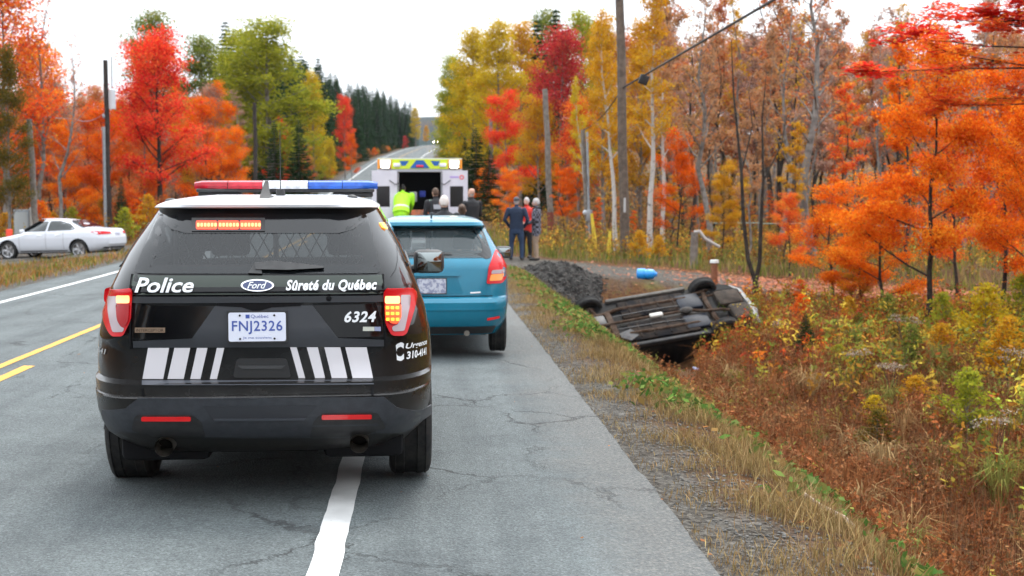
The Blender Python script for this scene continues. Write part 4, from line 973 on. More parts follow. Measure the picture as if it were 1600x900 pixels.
for sg in (-1, 1):
    part('floor_pan', M_PAN, lambda b: b.rbox((.10 if sg > 0 else -.68, 1.30, .165), (.68 if sg > 0 else -.10, 2.78, .225), .03))
    part('floor_rib', M_PAN, lambda b: [b.rbox((sg * .38 - .24, y, .15), (sg * .38 + .24, y + .05, .17), .01) for y in (1.55, 1.9, 2.25, 2.55)])
    part('sill', mat('sill_shaded_near' if sg > 0 else 'sill_lit_far', (.020, .020, .022) if sg > 0 else (.10, .092, .08), .6, spec=.15, color2=(.035, .034, .034) if sg > 0 else (.06, .055, .05), scale=6), lambda b: b.rbox((sg * .80 - .045, 1.18, .16), (sg * .80 + .045, 2.98, .26), .02))  # near sill coloured darker than the far one, shade put into the colour
    part('frame_rail', M_RUST, lambda b: b.tube([(sg * .46, .1, .20), (sg * .46, 1.0, .25), (sg * .44, 1.3, .17), (sg * .44, 2.8, .165), (sg * .40, 3.2, .22), (sg * .40, 4.0, .22)], .04, 8))
    part('control_arm', M_RUST, lambda b: [b.tube([(sg * .30, 3.30, .17), (sg * .66, 3.38, .20)], .035, 7), b.tube([(sg * .30, 3.55, .18), (sg * .66, 3.40, .20)], .03, 7)])
    part('trailing_arm', M_RUST, lambda b: b.tube([(sg * .52, 1.25, .20), (sg * .64, .78, .22)], .04, 7))
    part('shock_absorber', M_TRIM, lambda b: b.tube([(sg * .55, .70, .18), (sg * .52, .85, .42)], .035, 8))
    for yy in (.78, 3.38): part('brake_disc', M_RUST, lambda b: b.lathe_x([(-.012, .03), (-.012, .14), (.012, .14), (.012, .03)], (sg * .62, yy, .30), 20))
    for y in (.78, 3.38): wheel(wr, sg * .755, y, .28 if sg < 0 else .26, .315, .195, M_STEEL, 5, sg)
part('transmission_tunnel', M_ALU, lambda b: b.rbox((-.10, 1.2, .20), (.10, 2.9, .27), .03))
part('exhaust_pipe', M_RUST, lambda b: b.tube([(.05, 3.6, .16), (.03, 3.0, .15), (.02, 2.2, .14), (.02, 1.35, .14), (.16, 1.05, .12), (.18, .70, .13), (.25, .45, .15)], .032, 9))
part('catalytic_converter', mat('pale_heat_shield', (.40, .39, .36), .5), lambda b: b.rbox((-.045, 1.94, .095), (.075, 2.24, .17), .03))
part('resonator', M_ALU, lambda b: b.ell((.02, 1.42, .13), (.09, .16, .06)))
part('muffler', M_BROWN, lambda b: b.rbox((.08, .10, .08), (.62, .52, .25), .07))
part('fuel_tank', M_BLG, lambda b: b.rbox((-.56, .98, .14), (-.06, 1.52, .24), .05))
part('tank_panel', M_BLG, lambda b: b.rbox((.16, 1.02, .15), (.60, 1.56, .23), .04))
part('rear_axle_beam', M_RUST, lambda b: b.tube([(-.64, .80, .26), (-.3, .88, .20), (.3, .88, .20), (.64, .80, .26)], .055, 9))
part('spare_wheel_well', M_BROWN, lambda b: b.rbox((-.50, .08, .12), (.02, .66, .24), .09))
part('front_subframe', M_RUST, lambda b: [b.rbox((-.40, 3.0, .15), (.40, 3.14, .24), .03), b.rbox((-.36, 3.66, .15), (.36, 3.78, .24), .03), b.tube([(-.36, 3.1, .19), (-.36, 3.7, .19)], .04, 7), b.tube([(.36, 3.1, .19), (.36, 3.7, .19)], .04, 7)])
part('oil_pan', M_TRIM, lambda b: [b.rbox((-.30, 3.16, .13), (.02, 3.60, .26), .04), b.rbox((.06, 3.2, .16), (.30, 3.55, .26), .04)])
part('driveshaft', M_RUST, lambda b: [b.tube([(-.66, 3.38, .28), (.66, 3.38, .28)], .024, 8)])
part('splash_shield', mat('torn_shield', (.025, .025, .028), .6, spec=.15, color2=(.06, .06, .062), scale=5), lambda b: b.add([(.30, 2.75, .15), (.72, 2.85, .12), (.66, 3.05, .05), (.38, 3.02, .16), (.5, 2.6, .17)], [(0, 1, 2), (0, 2, 3), (0, 4, 1)]))
part('rear_bumper', mat('silver_bumper', (.15, .15, .145), .5, color2=(.08, .08, .078), scale=5), lambda b: b.tube([(-.80, .42, .42), (-.82, .12, .40), (-.6, -.02, .38), (0, -.07, .37), (.6, -.02, .38), (.82, .12, .40), (.80, .42, .42)], [.05, .08, .09, .09, .09, .08, .05], 8))
part('number_plate', mat('small_white_plate', (.6, .6, .6), .5), lambda b: b.rbox((-.15, -.175, .36), (.15, -.165, .47), .004))
part('brake_line', M_TRIM, lambda b: [b.tube([(-.2, 3.0, .16), (-.22, 2.0, .155), (-.2, 1.3, .16)], .012, 5), b.tube([(.24, 3.0, .16), (.25, 2.0, .155), (.3, 1.2, .16)], .012, 5)])
part('headlamp', mat('broken_lamp', (.20, .205, .21), .3), lambda b: [b.ell((sx_ * .62, 3.92, .50), (.16, .12, .09)) for sx_ in (-1, 1)])
for sg in (-1, 1):
    patch('side_window', rounded([(.55, .99), (3.0, .97), (2.35, 1.2), (.85, 1.2)], .05), (lambda y, z, o: (sg * (S5.side(y, z) + o), y, z)), M_GLASSD, wr, .004)
# ------------------------------------------------------------------ people
M_SKIN = mat('skin', (.46, .26, .19), .6, color2=(.52, .30, .22), scale=20)
M_SHOE = mat('dark_shoe', (.02, .018, .017), .6)
M_SILV = mat('silver_reflective_tape', (.62, .66, .62), .35)
def person(loc, yaw, height, jacket, trousers, hair, label, lean=0, arms='down', bald=False, hem=.86, bands=(), belt=None, cap_=None, bun=False, spread=.11, head_turn=0, build=1.0, collar=None, badge=None, long_hair=False):
    k = height / 1.75
    root = empty('person', loc, yaw); tag(root, label, 'person')
    LM = Matrix.Translation((0, 0, .92)) @ Matrix.Rotation(-lean, 4, 'X') @ Matrix.Translation((0, 0, -.92))
    bones = []; b = MB()
    def ring(stack, mtl, M=None, n=18):
        vs = []
        for (z, rx, ry_, cy) in stack:
            for j in range(n):
                a = 2 * math.pi * j / n; p_ = Vector((rx * math.cos(a), cy + ry_ * math.sin(a), z)); vs.append(M @ p_ if M is not None else p_)
        fs = [(i*n + j, i*n + (j+1) % n, (i+1)*n + (j+1) % n, (i+1)*n + j) for i in range(len(stack) - 1) for j in range(n)]
        fs += [tuple(reversed(range(n))), tuple((len(stack)-1)*n + j for j in range(n))]
        b.add(vs, fs)
    def limb(p0, p1, r0, r1, mtl, mid=None):
        p0, p1 = Vector(p0), Vector(p1)
        pts = [p0, (p0 + p1) / 2, p1]; b.tube(pts, [r0, mid or (r0 + r1) / 2, r1], 12)
        b.ell(p0, (r0,) * 3, 12, 8); b.ell(p1, (r1,) * 3, 12, 8); bones.append((p0, p1, (r0 + r1) / 2, mtl))
    B_ = build
    # torso and hips
    ring([(hem - .06, .175*B_, .125*B_, 0), (hem + .04, .178*B_, .13*B_, 0), (1.05, .165*B_, .125*B_, 0), (1.20, .178*B_, .13*B_, .0), (1.34, .192*B_, .13*B_, -.005), (1.43, .165*B_, .105*B_, -.01), (1.49, .08, .075, -.01)], 1, LM)
    bones.append((LM @ Vector((0, 0, hem)), LM @ Vector((0, 0, 1.42)), .17, 1))
    for e in (-.11, .11): bones.append((LM @ Vector((e, 0, hem)), LM @ Vector((e, 0, 1.40)), .13, 1))
    ring([(.74, .15*B_, .115*B_, 0), (.82, .168*B_, .125*B_, 0), (.95, .165*B_, .12*B_, 0)], 2)
    bones.append((Vector((0, 0, .74)), Vector((0, 0, min(.86, hem))), .16, 2))
    # legs and feet
    for sg in (-1, 1):
        hip, kn, an = (sg*.088, 0, .86), (sg*spread*.95, .025, .48), (sg*spread, -.01, .10)
        limb(hip, kn, .098*B_, .068, 2, .088*B_); limb(kn, an, .068, .052, 2, .064)
        limb((sg*spread, -.035, .05), (sg*(spread+.02), .16, .035), .05, .038, 3)
        sh = LM @ Vector((sg*.195*B_, -.01, 1.40))
        if arms == 'down': el, wr_ = LM @ Vector((sg*.255*B_, -.02, 1.13)), LM @ Vector((sg*.25*B_, .06, .88))
        elif arms == 'pocket': el, wr_ = LM @ Vector((sg*.29*B_, -.06, 1.13)), LM @ Vector((sg*.19*B_, .10, .93))
        elif arms == 'front': el, wr_ = LM @ Vector((sg*.25*B_, .04, 1.14)), LM @ Vector((sg*.07, .25, 1.03))
        elif arms == 'reach': el, wr_ = LM @ Vector((sg*.28, .16, 1.22)), LM @ Vector((sg*.20, .42, 1.18))
        limb(sh, el, .066*B_, .052, 1, .062*B_); limb(el, wr_, .052, .038, 1, .046)
        # hand: palm, four fingers and a thumb
        d_ = (wr_ - el).normalized(); side_ = Vector((0, 1, 0)) if arms in ('down', 'pocket') else Vector((0, 0, 1))
        side_ = (side_ - d_ * side_.dot(d_)).normalized(); nrm = d_.cross(side_)
        pc = wr_ + d_ * .085
        limb(wr_, pc, .030, .033, 4)
        for i in range(4):
            o_ = side_ * (-.027 + .018 * i); ln = (.055, .068, .07, .06)[i]
            p1 = pc + o_ + d_ * ln * .6; p2 = p1 + (d_ * .7 + nrm * .6 * -sg).normalized() * ln * .6
            limb(pc + o_, p1, .0115, .0105, 4); limb(p1, p2, .0105, .009, 4)
        t0 = wr_ + d_ * .03 + side_ * .028; t1_ = t0 + (d_ * .6 + side_ * .7).normalized() * .05; limb(t0, t1_, .014, .011, 4); limb(t1_, t1_ + d_ * .035, .011, .009, 4)
    # neck and head
    HM = LM @ Matrix.Translation((0, 0, 1.49)) @ Matrix.Rotation(head_turn, 4, 'Z') @ Matrix.Rotation(lean * .5, 4, 'X')
    limb(LM @ Vector((0, -.005, 1.45)), HM @ Vector((0, .015, .08)), .062, .056, 4)
    ring([(.045, .03, .03, .055), (.065, .048, .06, .045), (.10, .066, .086, .03), (.15, .074, .095, .012), (.19, .075, .096, .006), (.225, .066, .086, .004), (.25, .045, .06, .0), (.262, .015, .02, 0)], 4, HM)
    bones.append((HM @ Vector((0, .02, .09)), HM @ Vector((0, .005, .19)), .085, 4))
    b.ell(HM @ Vector((0, .118, .125)), (.013, .018, .022), 8, 6)
    for sg in (-1, 1): b.ell(HM @ Vector((sg*.078, 0, .135)), (.010, .02, .032), 8, 6)
    me = bpy.data.meshes.new('body'); me.from_pydata(b.v, [], b.f); finish(me)
    o = bpy.data.objects.new('body', me); col.objects.link(o)
    md = o.modifiers.new('r', 'REMESH'); md.mode = 'VOXEL'; md.voxel_size = .0115
    ms = o.modifiers.new('s', 'SMOOTH'); ms.factor = .5; ms.iterations = 3
    dg = bpy.context.evaluated_depsgraph_get(); dg.update()
    m2_ = bpy.data.meshes.new_from_object(o.evaluated_get(dg)); o.modifiers.clear(); o.data = m2_
    mats_ = [jacket, trousers, M_SHOE, M_SKIN, hair, M_SILV, belt or trousers]
    m2_.materials.clear()
    for m_ in mats_: m2_.materials.append(m_)
    npol = len(m2_.polygons); cen = np.zeros(npol * 3); m2_.polygons.foreach_get('center', cen); cen = cen.reshape(-1, 3)
    best = np.full(npol, 1e9); idx = np.zeros(npol, int)
    for p0, p1, r_, mt in bones:
        p0n, p1n = np.array(p0), np.array(p1); d_ = p1n - p0n; L2 = max(1e-9, d_ @ d_)
        t_ = np.clip((cen - p0n) @ d_ / L2, 0, 1); ds = np.linalg.norm(cen - p0n - t_[:, None] * d_, axis=1) - r_
        sel = ds < best; best[sel] = ds[sel]; idx[sel] = mt - 1
    HI = np.array(HM.inverted()); loc_ = cen @ HI[:3, :3].T + HI[:3, 3]
    hz, hy = loc_[:, 2], loc_[:, 1]; head = (idx == 3) & (hz > .06) & (np.abs(loc_[:, 0]) < .1) & (np.abs(hy) < .14)
    if not bald: idx[head & ((hz > .205 + .35 * np.clip(hy, -.1, .05)) | ((hy < -.02) & (hz > (.02 if long_hair else .085)))) & (hy < .085)] = 4
    else: idx[head & (hy < -.02) & (hz > .09) & (hz < .13)] = 4
    LI = np.array(LM.inverted()); tz = (cen @ LI[:3, :3].T + LI[:3, 3])[:, 2]
    for (z0, z1) in bands: idx[(idx == 0) & (tz > z0) & (tz < z1)] = 5
    if belt: idx[(idx == 0) & (tz < hem + .02)] = 6
    m2_.polygons.foreach_set('material_index', idx.astype(np.int32)); m2_.polygons.foreach_set('use_smooth', np.ones(npol, bool)); m2_.update()
    o.parent = root; o.scale = (k, k, k)
    def extra(nm, f, m_):
        bb = MB(); f(bb); e_ = bb.build(nm, m_, root); e_.scale = (k, k, k); return e_
    for sg in (-1, 1): extra('eye', lambda bb: bb.ell(HM @ Vector((sg*.03, .096, .145)), (.011, .006, .008), 8, 6), mat('eye_dark', (.02, .02, .02), .2))
    if not bald and not cap_:
        # a loose shell of hair over the crown and the back of the head
        def hr(bb):
            vs = []; fs = []; n = 16; rows = 7
            for i in range(rows):
                a = R(88) - R(112 if not long_hair else 130) * i / (rows - 1)
                for j in range(n):
                    q_ = 2 * math.pi * j / n; fr_ = max(0, math.sin(q_))
                    aa = max(a, R(26) * fr_ + (-1) * (1 - fr_))
                    jit = .004 * mnoise.noise((j * 1.7, i * 2.1, height * 9))
                    vs.append(HM @ Vector(((.081 + jit) * math.cos(aa) * math.cos(q_), (.103 + jit) * math.cos(aa) * math.sin(q_) + .006, .155 + (.118 + jit) * math.sin(aa))))
            fs = [(i*n + j, i*n + (j+1) % n, (i+1)*n + (j+1) % n, (i+1)*n + j) for i in range(rows - 1) for j in range(n)] + [tuple(range(n))]
            bb.add(vs, fs)
            if bun: bb.ell(HM @ Vector((0, -.12, .20)), (.05, .045, .05))
        extra('hair', hr, hair)
    if cap_:
        def cp(bb):
            bb.ell(HM @ Vector((0, .0, .20)), (.088, .105, .075), 16, 8); bb.ell(HM @ Vector((0, .12, .19)), (.06, .07, .012), 14, 6)
        extra('cap', cp, cap_)
    if collar: extra('collar', lambda bb: bb.tube([LM @ Vector((.10*math.cos(a), -.01 + .09*math.sin(a), 1.475 - .02*math.sin(a))) for a in [i*math.pi/6 for i in range(13)]], .035, 8), collar)
    if badge:
        def bg_(bb):
            bb.add([LM @ Vector((x, y, z)) for x, y, z in ((-.12, -.142*B_, 1.22), (.12, -.142*B_, 1.22), (.12, -.143*B_, 1.33), (-.12, -.143*B_, 1.33))], [(0, 1, 2, 3)])
            bb.v = [tuple(v) for v in bb.v]
        extra('back_panel', bg_, badge)
    return root
M_NAVY = mat('navy_cloth', (.010, .020, .045), .85, color2=(.014, .027, .058), scale=30); M_JEAN = mat('dark_jeans', (.016, .034, .075), .85, color2=(.024, .046, .095), scale=40)
M_REDJ = mat('red_jacket', (.62, .028, .014), .7, color2=(.50, .02, .012), scale=10); M_BLKC = mat('black_cloth', (.010, .010, .012), .85, color2=(.017, .017, .02), scale=30)
M_KHAKI = mat('khaki_cloth', (.28, .20, .14), .85, color2=(.34, .25, .18), scale=30); M_HIV = mat('lime_hi_vis', (.42, .95, .02), .6, color2=(.36, .82, .02), scale=12, emit=(.4, 1, .05), estr=0)
M_GREYH = mat('grey_hair', (.36, .34, .33), .8, color2=(.48, .45, .43), scale=60); M_BRNH = mat('brown_hair', (.055, .028, .016), .7, color2=(.085, .045, .025), scale=60)
M_DKH = mat('dark_hair', (.014, .011, .010), .7); M_GREYC = mat('dark_grey_cloth', (.05, .05, .055), .85, color2=(.065, .065, .07), scale=30)
m = bpy.data.materials.new('plaid_jacket'); t, o = nodes_of(m); L = t.links.new
p = nn(t, 'ShaderNodeBsdfPrincipled', Roughness=.85); tc = nn(t, 'ShaderNodeTexCoord')
mpn = nn(t, 'ShaderNodeMapping'); mpn.inputs['Scale'].default_value = (1, 1, 1.3); L(tc.outputs['Object'], mpn.inputs['Vector'])
ch = nn(t, 'ShaderNodeTexChecker', Scale=11); ch.inputs['Color1'].default_value = (.16, .16, .20, 1); ch.inputs['Color2'].default_value = (.018, .018, .024, 1); L(mpn.outputs[0], ch.inputs['Vector'])
L(ch.outputs['Color'], p.inputs['Base Color']); L(p.outputs[0], o.inputs['Surface']); M_PLAID = m
def gz(x, y): return ground_z(x, y) + .01
px = X_at(807, 38.4, 400); person((px, 38.4, gz(px, 38.4)), R(-12), 1.80, M_NAVY, M_JEAN, M_GREYH, 'man in navy jacket and jeans seen from behind on the gravel drive', arms='pocket', cap_=mat('grey_cap', (.07, .075, .085), .8), build=1.12, hem=.93, spread=.15)
px = X_at(823, 40.0, 400); person((px, 40.0, gz(px, 40)), R(150), 1.80, M_REDJ, M_BLKC, M_GREYH, 'man in a bright red jacket standing between two others', arms='front', build=1.06)
px = X_at(838, 39.0, 400); person((px, 39.0, gz(px, 39)), R(78), 1.80, M_PLAID, M_KHAKI, M_GREYH, 'grey haired man in plaid jacket and khaki trousers in profile', arms='front', collar=M_BLKC, build=1.05, hem=.80)
px = X_at(627, 36.42, 320); person((px, 36.34, .445), R(-6), 1.70, M_HIV, M_BLKC, M_DKH, 'paramedic in lime hi-vis jacket leaning into the ambulance', lean=R(36), arms='reach', bands=((.95, 1.0),), build=1.35)
px = X_at(683, 35.2, 320); person((px, 35.2, gz(px, 35.2) + .05), R(18), 1.92, M_BLKC, M_BLKC, M_BRNH, 'brown haired officer in black with a grey back panel', lean=R(10), arms='front', badge=M_GREYC if False else mat('grey_panel', (.30, .31, .34), .7), build=1.1)
px = X_at(694, 23.0, 320); person((px, 23.0, gz(px, 23) + .05), R(8), 1.75, M_BLKC, M_BLKC, mat('white_hair', (.55, .48, .44), .8, color2=(.66, .6, .56), scale=60), 'white haired person in black seen from behind ahead of the hatchback', arms='down', build=1.1)
px = X_at(722, 24.5, 320); person((px, 24.5, gz(px, 24.5) + .05), R(-5), 1.60, M_GREYC, M_BLKC, M_BRNH, 'short woman with brown hair in grey top by the hatchback', arms='down', long_hair=True, bun=True)
px = X_at(737, 34.8, 320); person((px, 34.8, gz(px, 34.8) + .05), R(35), 1.92, M_BLKC, M_BLKC, M_GREYH, 'bald man in black beside the open ambulance door', arms='front', bald=True, build=1.08)

# ------------------------------------------------------------------ poles, cables and roadside things
M_WOODG = mat('grey_weathered_wood', (.20, .175, .15), .9, color2=(.12, .10, .085), scale=6, bump=.5, bscale=30)
M_WOODD = mat('dark_creosote_wood', (.022, .018, .016), .9, color2=(.04, .032, .027), scale=6, bump=.4)
M_WOODB = mat('brown_pole_wood', (.135, .10, .075), .9, color2=(.075, .055, .042), scale=5, bump=.5)
M_GALV = mat('galvanised_steel', (.33, .36, .39), .5, metal=.4, color2=(.26, .28, .30), scale=6)
M_CABLE = mat('black_cable', (.02, .02, .02), .6)
M_YP = mat('yellow_plastic', (.65, .48, .03), .55, color2=(.55, .40, .03), scale=6)
def base(px, Y): x = X_at(px, Y); return Vector((x, Y, ground_z(x, Y)))
def pole(name, px, Y, pxtop, pytop, r0, r1, m_, label, cat='utility pole'):
    b0 = base(px, Y); tp = at(pxtop, pytop, Y)
    root = empty(name, b0); tag(root, label, cat); d = tp - b0
    b = MB(); b.tube([(0, 0, -.3)] + [d * (i / 6) + Vector((.02 * math.sin(i * 2), 0, 0)) for i in range(1, 7)], [r0 + (r1 - r0) * i / 6 for i in range(7)], 14)
    b.build('post', m_, root); return root, b0, d
rp, rb, rd = pole('utility_pole', 977, 46.5, 967, -70, .17, .14, M_WOODB, 'tall brown utility pole carrying a cable above the gravel drive')
b = MB(); b.rbox((-.9, -.06, rd.z - .6), (.9, .06, rd.z - .48), .01, Matrix.Translation((rd.x * .95, 0, 0))); b.build('crossarm', M_WOODB, rp)
b = MB(); b.tube([(-.05, -.19, 1.5), (-.05, -.19, 2.0)], .04, 8); b.build('ground_guard', mat('pale_guard', (.4, .4, .4), .6), rp)
p2, pb2, pd2 = pole('utility_pole', 861, 60, 852, 139, .14, .12, M_WOODG, 'shorter grey pole with flat top and red base behind the three men')
b = MB(); b.tube([(0, 0, 0), (pd2.x * .12, 0, pd2.z * .16)], [.15, .148], 14); b.build('red_base_sleeve', mat('rust_red_paint', (.16, .035, .02), .8), p2)
p3, pb3, pd3 = pole('service_pole', 920, 54, 911, 203, .11, .09, M_WOODG, 'thin pole with grey conduit and meter box by the yellow guards')
b = MB(); b.tube([(.02, -.13, .2), (-.10, -.12, pd3.z * .98)], .05, 10); b.build('conduit', M_GALV, p3)
b = MB(); b.rbox((-.12, -.25, .9), (.12, -.1, 1.35), .02); b.build('meter_box', M_GALV, p3)
b = MB(); b.ell((-.18, -.2, 1.25), (.09, .07, .1)); b.build('meter', mat('meter_glass', (.5, .55, .6), .2), p3)
pole('post_pole', 768, 82, 767, 186, .12, .11, M_WOODG, 'far grey post among the trees beyond the ambulance')
lp, lpb, lpd = pole('utility_pole', 170, 62, 165, 94, .125, .10, M_WOODD, 'dark utility pole with white transformer behind the white sedan')
b = MB(); b.tube([(-.13, -.08, 0), (lpd.x * .6 - .13, -.08, lpd.z * .63)], .075, 10); b.build('conduit', M_GALV, lp)
b = MB(); b.tube([(.25, 0, lpd.z * .73), (.25, 0, lpd.z * .835)], .16, 16); b.ell((.25, 0, lpd.z * .835), (.16, .16, .05)); b.build('transformer', mat('pale_transformer', (.55, .57, .6), .5), lp)
b = MB(); b.tube([(.25, 0, lpd.z * .84), (.27, 0, lpd.z * 1.02)], .03, 8); b.build('bushing', M_GALV, lp)
b = MB(); b.ell((-.12, -.1, lpd.z * .69), (.07, .05, .1)); b.build('weatherhead', M_GALV, lp)
l2, lb2, ld2 = pole('service_pole', 56, 55, 46, 186, .13, .11, M_WOODG, 'short pale leaning pole with a meter left of the white sedan')
b = MB(); b.rbox((.10, -.2, .75), (.3, -.02, 1.15), .04); b.build('meter_box', mat('pale_meter', (.55, .55, .55), .5), l2)
pole('utility_pole', 400, 70, 398, 160, .12, .09, M_WOODD, 'dark pole rising above the orange trees beyond the light bar')
cb = base(36, 55.5); c_ = empty('electrical_cabinet', cb); tag(c_, 'grey metal electrical cabinet beside the short leaning pole', 'cabinet')
b = MB(); b.rbox((-.32, -.2, 0), (.26, .2, 1.62), .02); b.build('case', M_GALV, c_)
b = MB(); b.rbox((-.28, -.225, .1), (.22, -.2, 1.52), .01); b.build('door', mat('cabinet_door', (.36, .38, .38), .5), c_)
b = MB(); b.box((.28, -.1, 0), (.36, .0, 1.7)); b.build('side_post', mat('pale_post', (.55, .55, .52), .7), c_)
bb_ = base(10, 52.5); rb_ = empty('barrier', bb_); tag(rb_, 'orange-red plastic barrier at the drive edge, far left', 'barrier')
M_ORP = mat('orange_red_plastic', (.72, .05, .015), .5)
b = MB(); b.rbox((-.02, -.08, 0), (.20, .08, .95), .03); b.build('upright', M_ORP, rb_)
b = MB(); b.rbox((-.7, -.03, .25), (.0, .03, .42), .01, Matrix.Rotation(R(-14), 4, 'Y')); b.build('board', mat('faded_orange_board', (.55, .12, .04), .6), rb_)
b = MB(); b.rbox((-.55, -.15, -.02), (.35, .15, .06), .02); b.build('foot', M_TRIM, rb_)
sb = base(141, 56); b = MB(); b.rbox((-.06, -.03, -.1), (.06, .03, .95), .01); s_ = b.build('wooden_stake', mat('new_pale_wood', (.55, .42, .22), .8)); s_.location = sb; s_.rotation_euler = (0, R(4), 0); tag(s_, 'pale wooden stake standing behind the white sedan roof', 'stake')
for px_, Y, h_, lab, tilt in ((932, 47.5, 1.45, 'taller yellow plastic guy wire guard beside the drive', -7), (951, 44.5, .95, 'shorter yellow plastic guy wire guard near the tall pole', 3)):
    g_ = base(px_, Y); e_ = empty('guy_guard', g_); tag(e_, lab, 'guard'); e_.rotation_euler = (0, R(tilt), 0)
    b = MB(); b.tube([(0, 0, -.05), (0, 0, h_ * .5), (0, 0, h_)], [.075, .07, .05], 12); b.build('sleeve', M_YP, e_)
    b = MB(); b.tube([(0, 0, h_), (.0, 0, h_ + 2.5 if h_ > 1.2 else h_ + .5)], .008, 5); b.build('guy_wire', M_CABLE, e_)
def cable(name, pts, r, label, sag=0, n=14, m_=None):
    b = MB(); path = []
    for a, c in zip(pts, pts[1:]):
        a, c = Vector(a), Vector(c)
        for i in range(n): t_ = i / n; path.append(a.lerp(c, t_) - Vector((0, 0, sag * 4 * t_ * (1 - t_))))
    path.append(Vector(pts[-1])); b.tube(path, r, 6); o_ = b.build(name, m_ or M_CABLE); tag(o_, label, 'cable'); return o_
ptop = at(972, 138, 46.5); nearp = at(1222, -8, 26.0)
cable('overhead_cable', [at(1700, -330, 12), nearp, at(1006, 118, 44), ptop], .032, 'thick black overhead cable running from the tall pole to the upper right', sag=.0)
cable('service_cable', [ptop, at(911, 203, 54)], .022, 'dark cable sloping from the tall pole down to the thin service pole', sag=.25)
cable('service_wire', [at(165, 174, 62), at(118, 186, 64), at(-60, 150, 70)], .016, 'pale wire running left from the dark transformer pole', sag=.25, m_=M_GALV)
cable('high_wire', [at(-80, -12, 70), at(170, 27, 90), at(395, 42, 130), at(560, 60, 190)], .02, 'thin wire crossing the sky above the left trees', sag=.2, m_=M_GALV)
bx = at(1006, 124, 44); b = MB(); b.rbox((-.15, -.1, -.17), (.15, .1, .15), .03, Matrix.Rotation(R(20), 4, 'Y')); o_ = b.build('splice_box', mat('black_box', (.008, .008, .009), .6)); o_.location = bx; tag(o_, 'small black splice box hanging on the overhead cable', 'splice box')
# weathered gate post with a fallen rail
gb = base(1084, 42.5); g_ = empty('gate_post', gb); tag(g_, 'weathered grey timber post with a slanting broken rail', 'post')
b = MB(); b.tube([(0, 0, -.2), (.02, 0, .6), (.04, 0, 1.15)], [.14, .13, .12], 10); b.build('post', M_WOODG, g_)
b = MB(); b.tube([(.02, 0, 1.15), (.18, -.05, 1.18), (.35, -.1, .95), (.82, -.15, .68)], [.06, .06, .05, .045], 8); b.build('rail', mat('bleached_rail', (.34, .31, .29), .9), g_)
# thin pale green rail fence behind the saplings
fc = empty('rail_fence', (0, 0, 0)); tag(fc, 'thin pale green rail fence far behind the right hand saplings', 'fence')
M_PG = mat('pale_green_rail', (.20, .27, .22), .6)
fp = [base(p_, 52) for p_ in (1112, 1190, 1270, 1360, 1440, 1520, 1610)]
for a, c in zip(fp, fp[1:]):
    b = MB(); b.tube([a + Vector((0, 0, 1.22)), c + Vector((0, 0, 1.25))], .02, 6); b.build('rail', M_PG, fc)
for a in fp:
    b = MB(); b.tube([a - Vector((0, 0, .1)), a + Vector((0, 0, 1.26))], .025, 6); b.build('post', M_PG, fc)
# reddish marker post with white cap, blue jug
mb = base(1117, 34.6); e_ = empty('marker_post', mb); tag(e_, 'rusty red marker post with a white cap behind the wreck', 'marker post')
b = MB(); b.tube([(0, 0, -.2), (0, 0, .62)], [.10, .09], 10); b.build('post', mat('rusty_post', (.16, .055, .028), .9, color2=(.24, .10, .05), scale=12), e_)
b = MB(); b.tube([(0, 0, .62), (0, 0, .70)], [.12, .11], 12); b.build('cap', mat('white_cap', (.7, .7, .68), .6), e_)
jb = base(1011, 35.0); e_ = empty('water_jug', jb + Vector((0, 0, .13)), R(-18)); tag(e_, 'bright blue plastic jug lying on the gravel drive', 'jug')
M_JUG = mat('blue_plastic', (.01, .26, .70), .35, coat=.3)
b = MB(); b.lathe_x([(-.25, .01), (-.25, .11), (-.235, .145), (-.06, .15), (-.03, .13), (0, .125), (.03, .135), (.17, .125), (.215, .09), (.235, .055)], n=22); b.build('barrel', M_JUG, e_)
b = MB(); b.lathe_x([(.233, .058), (.275, .058), (.28, .01)], n=14); b.build('cap', M_JUG, e_)
# ------------------------------------------------------------------ trees
def leaf_material(name, stops, trans=.5):
    m = bpy.data.materials.new(name); t, o = nodes_of(m); L = t.links.new
    a = nn(t, 'ShaderNodeAttribute', attribute_name='v'); r = nn(t, 'ShaderNodeValToRGB'); e = r.color_ramp.elements
    while len(e) < len(stops): e.new(.5)
    for i, (el, c) in enumerate(zip(e, stops)): el.position = i / max(1, len(stops) - 1); el.color = c4(c)
    L(a.outputs['Fac'], r.inputs[0])
    d = nn(t, 'ShaderNodeBsdfDiffuse'); tr = nn(t, 'ShaderNodeBsdfTranslucent'); mxs = nn(t, 'ShaderNodeMixShader'); mxs.inputs[0].default_value = trans
    L(r.outputs[0], d.inputs[0]); L(r.outputs[0], tr.inputs[0]); L(d.outputs[0], mxs.inputs[1]); L(tr.outputs[0], mxs.inputs[2]); L(mxs.outputs[0], o.inputs['Surface'])
    MATS[name] = m; return m
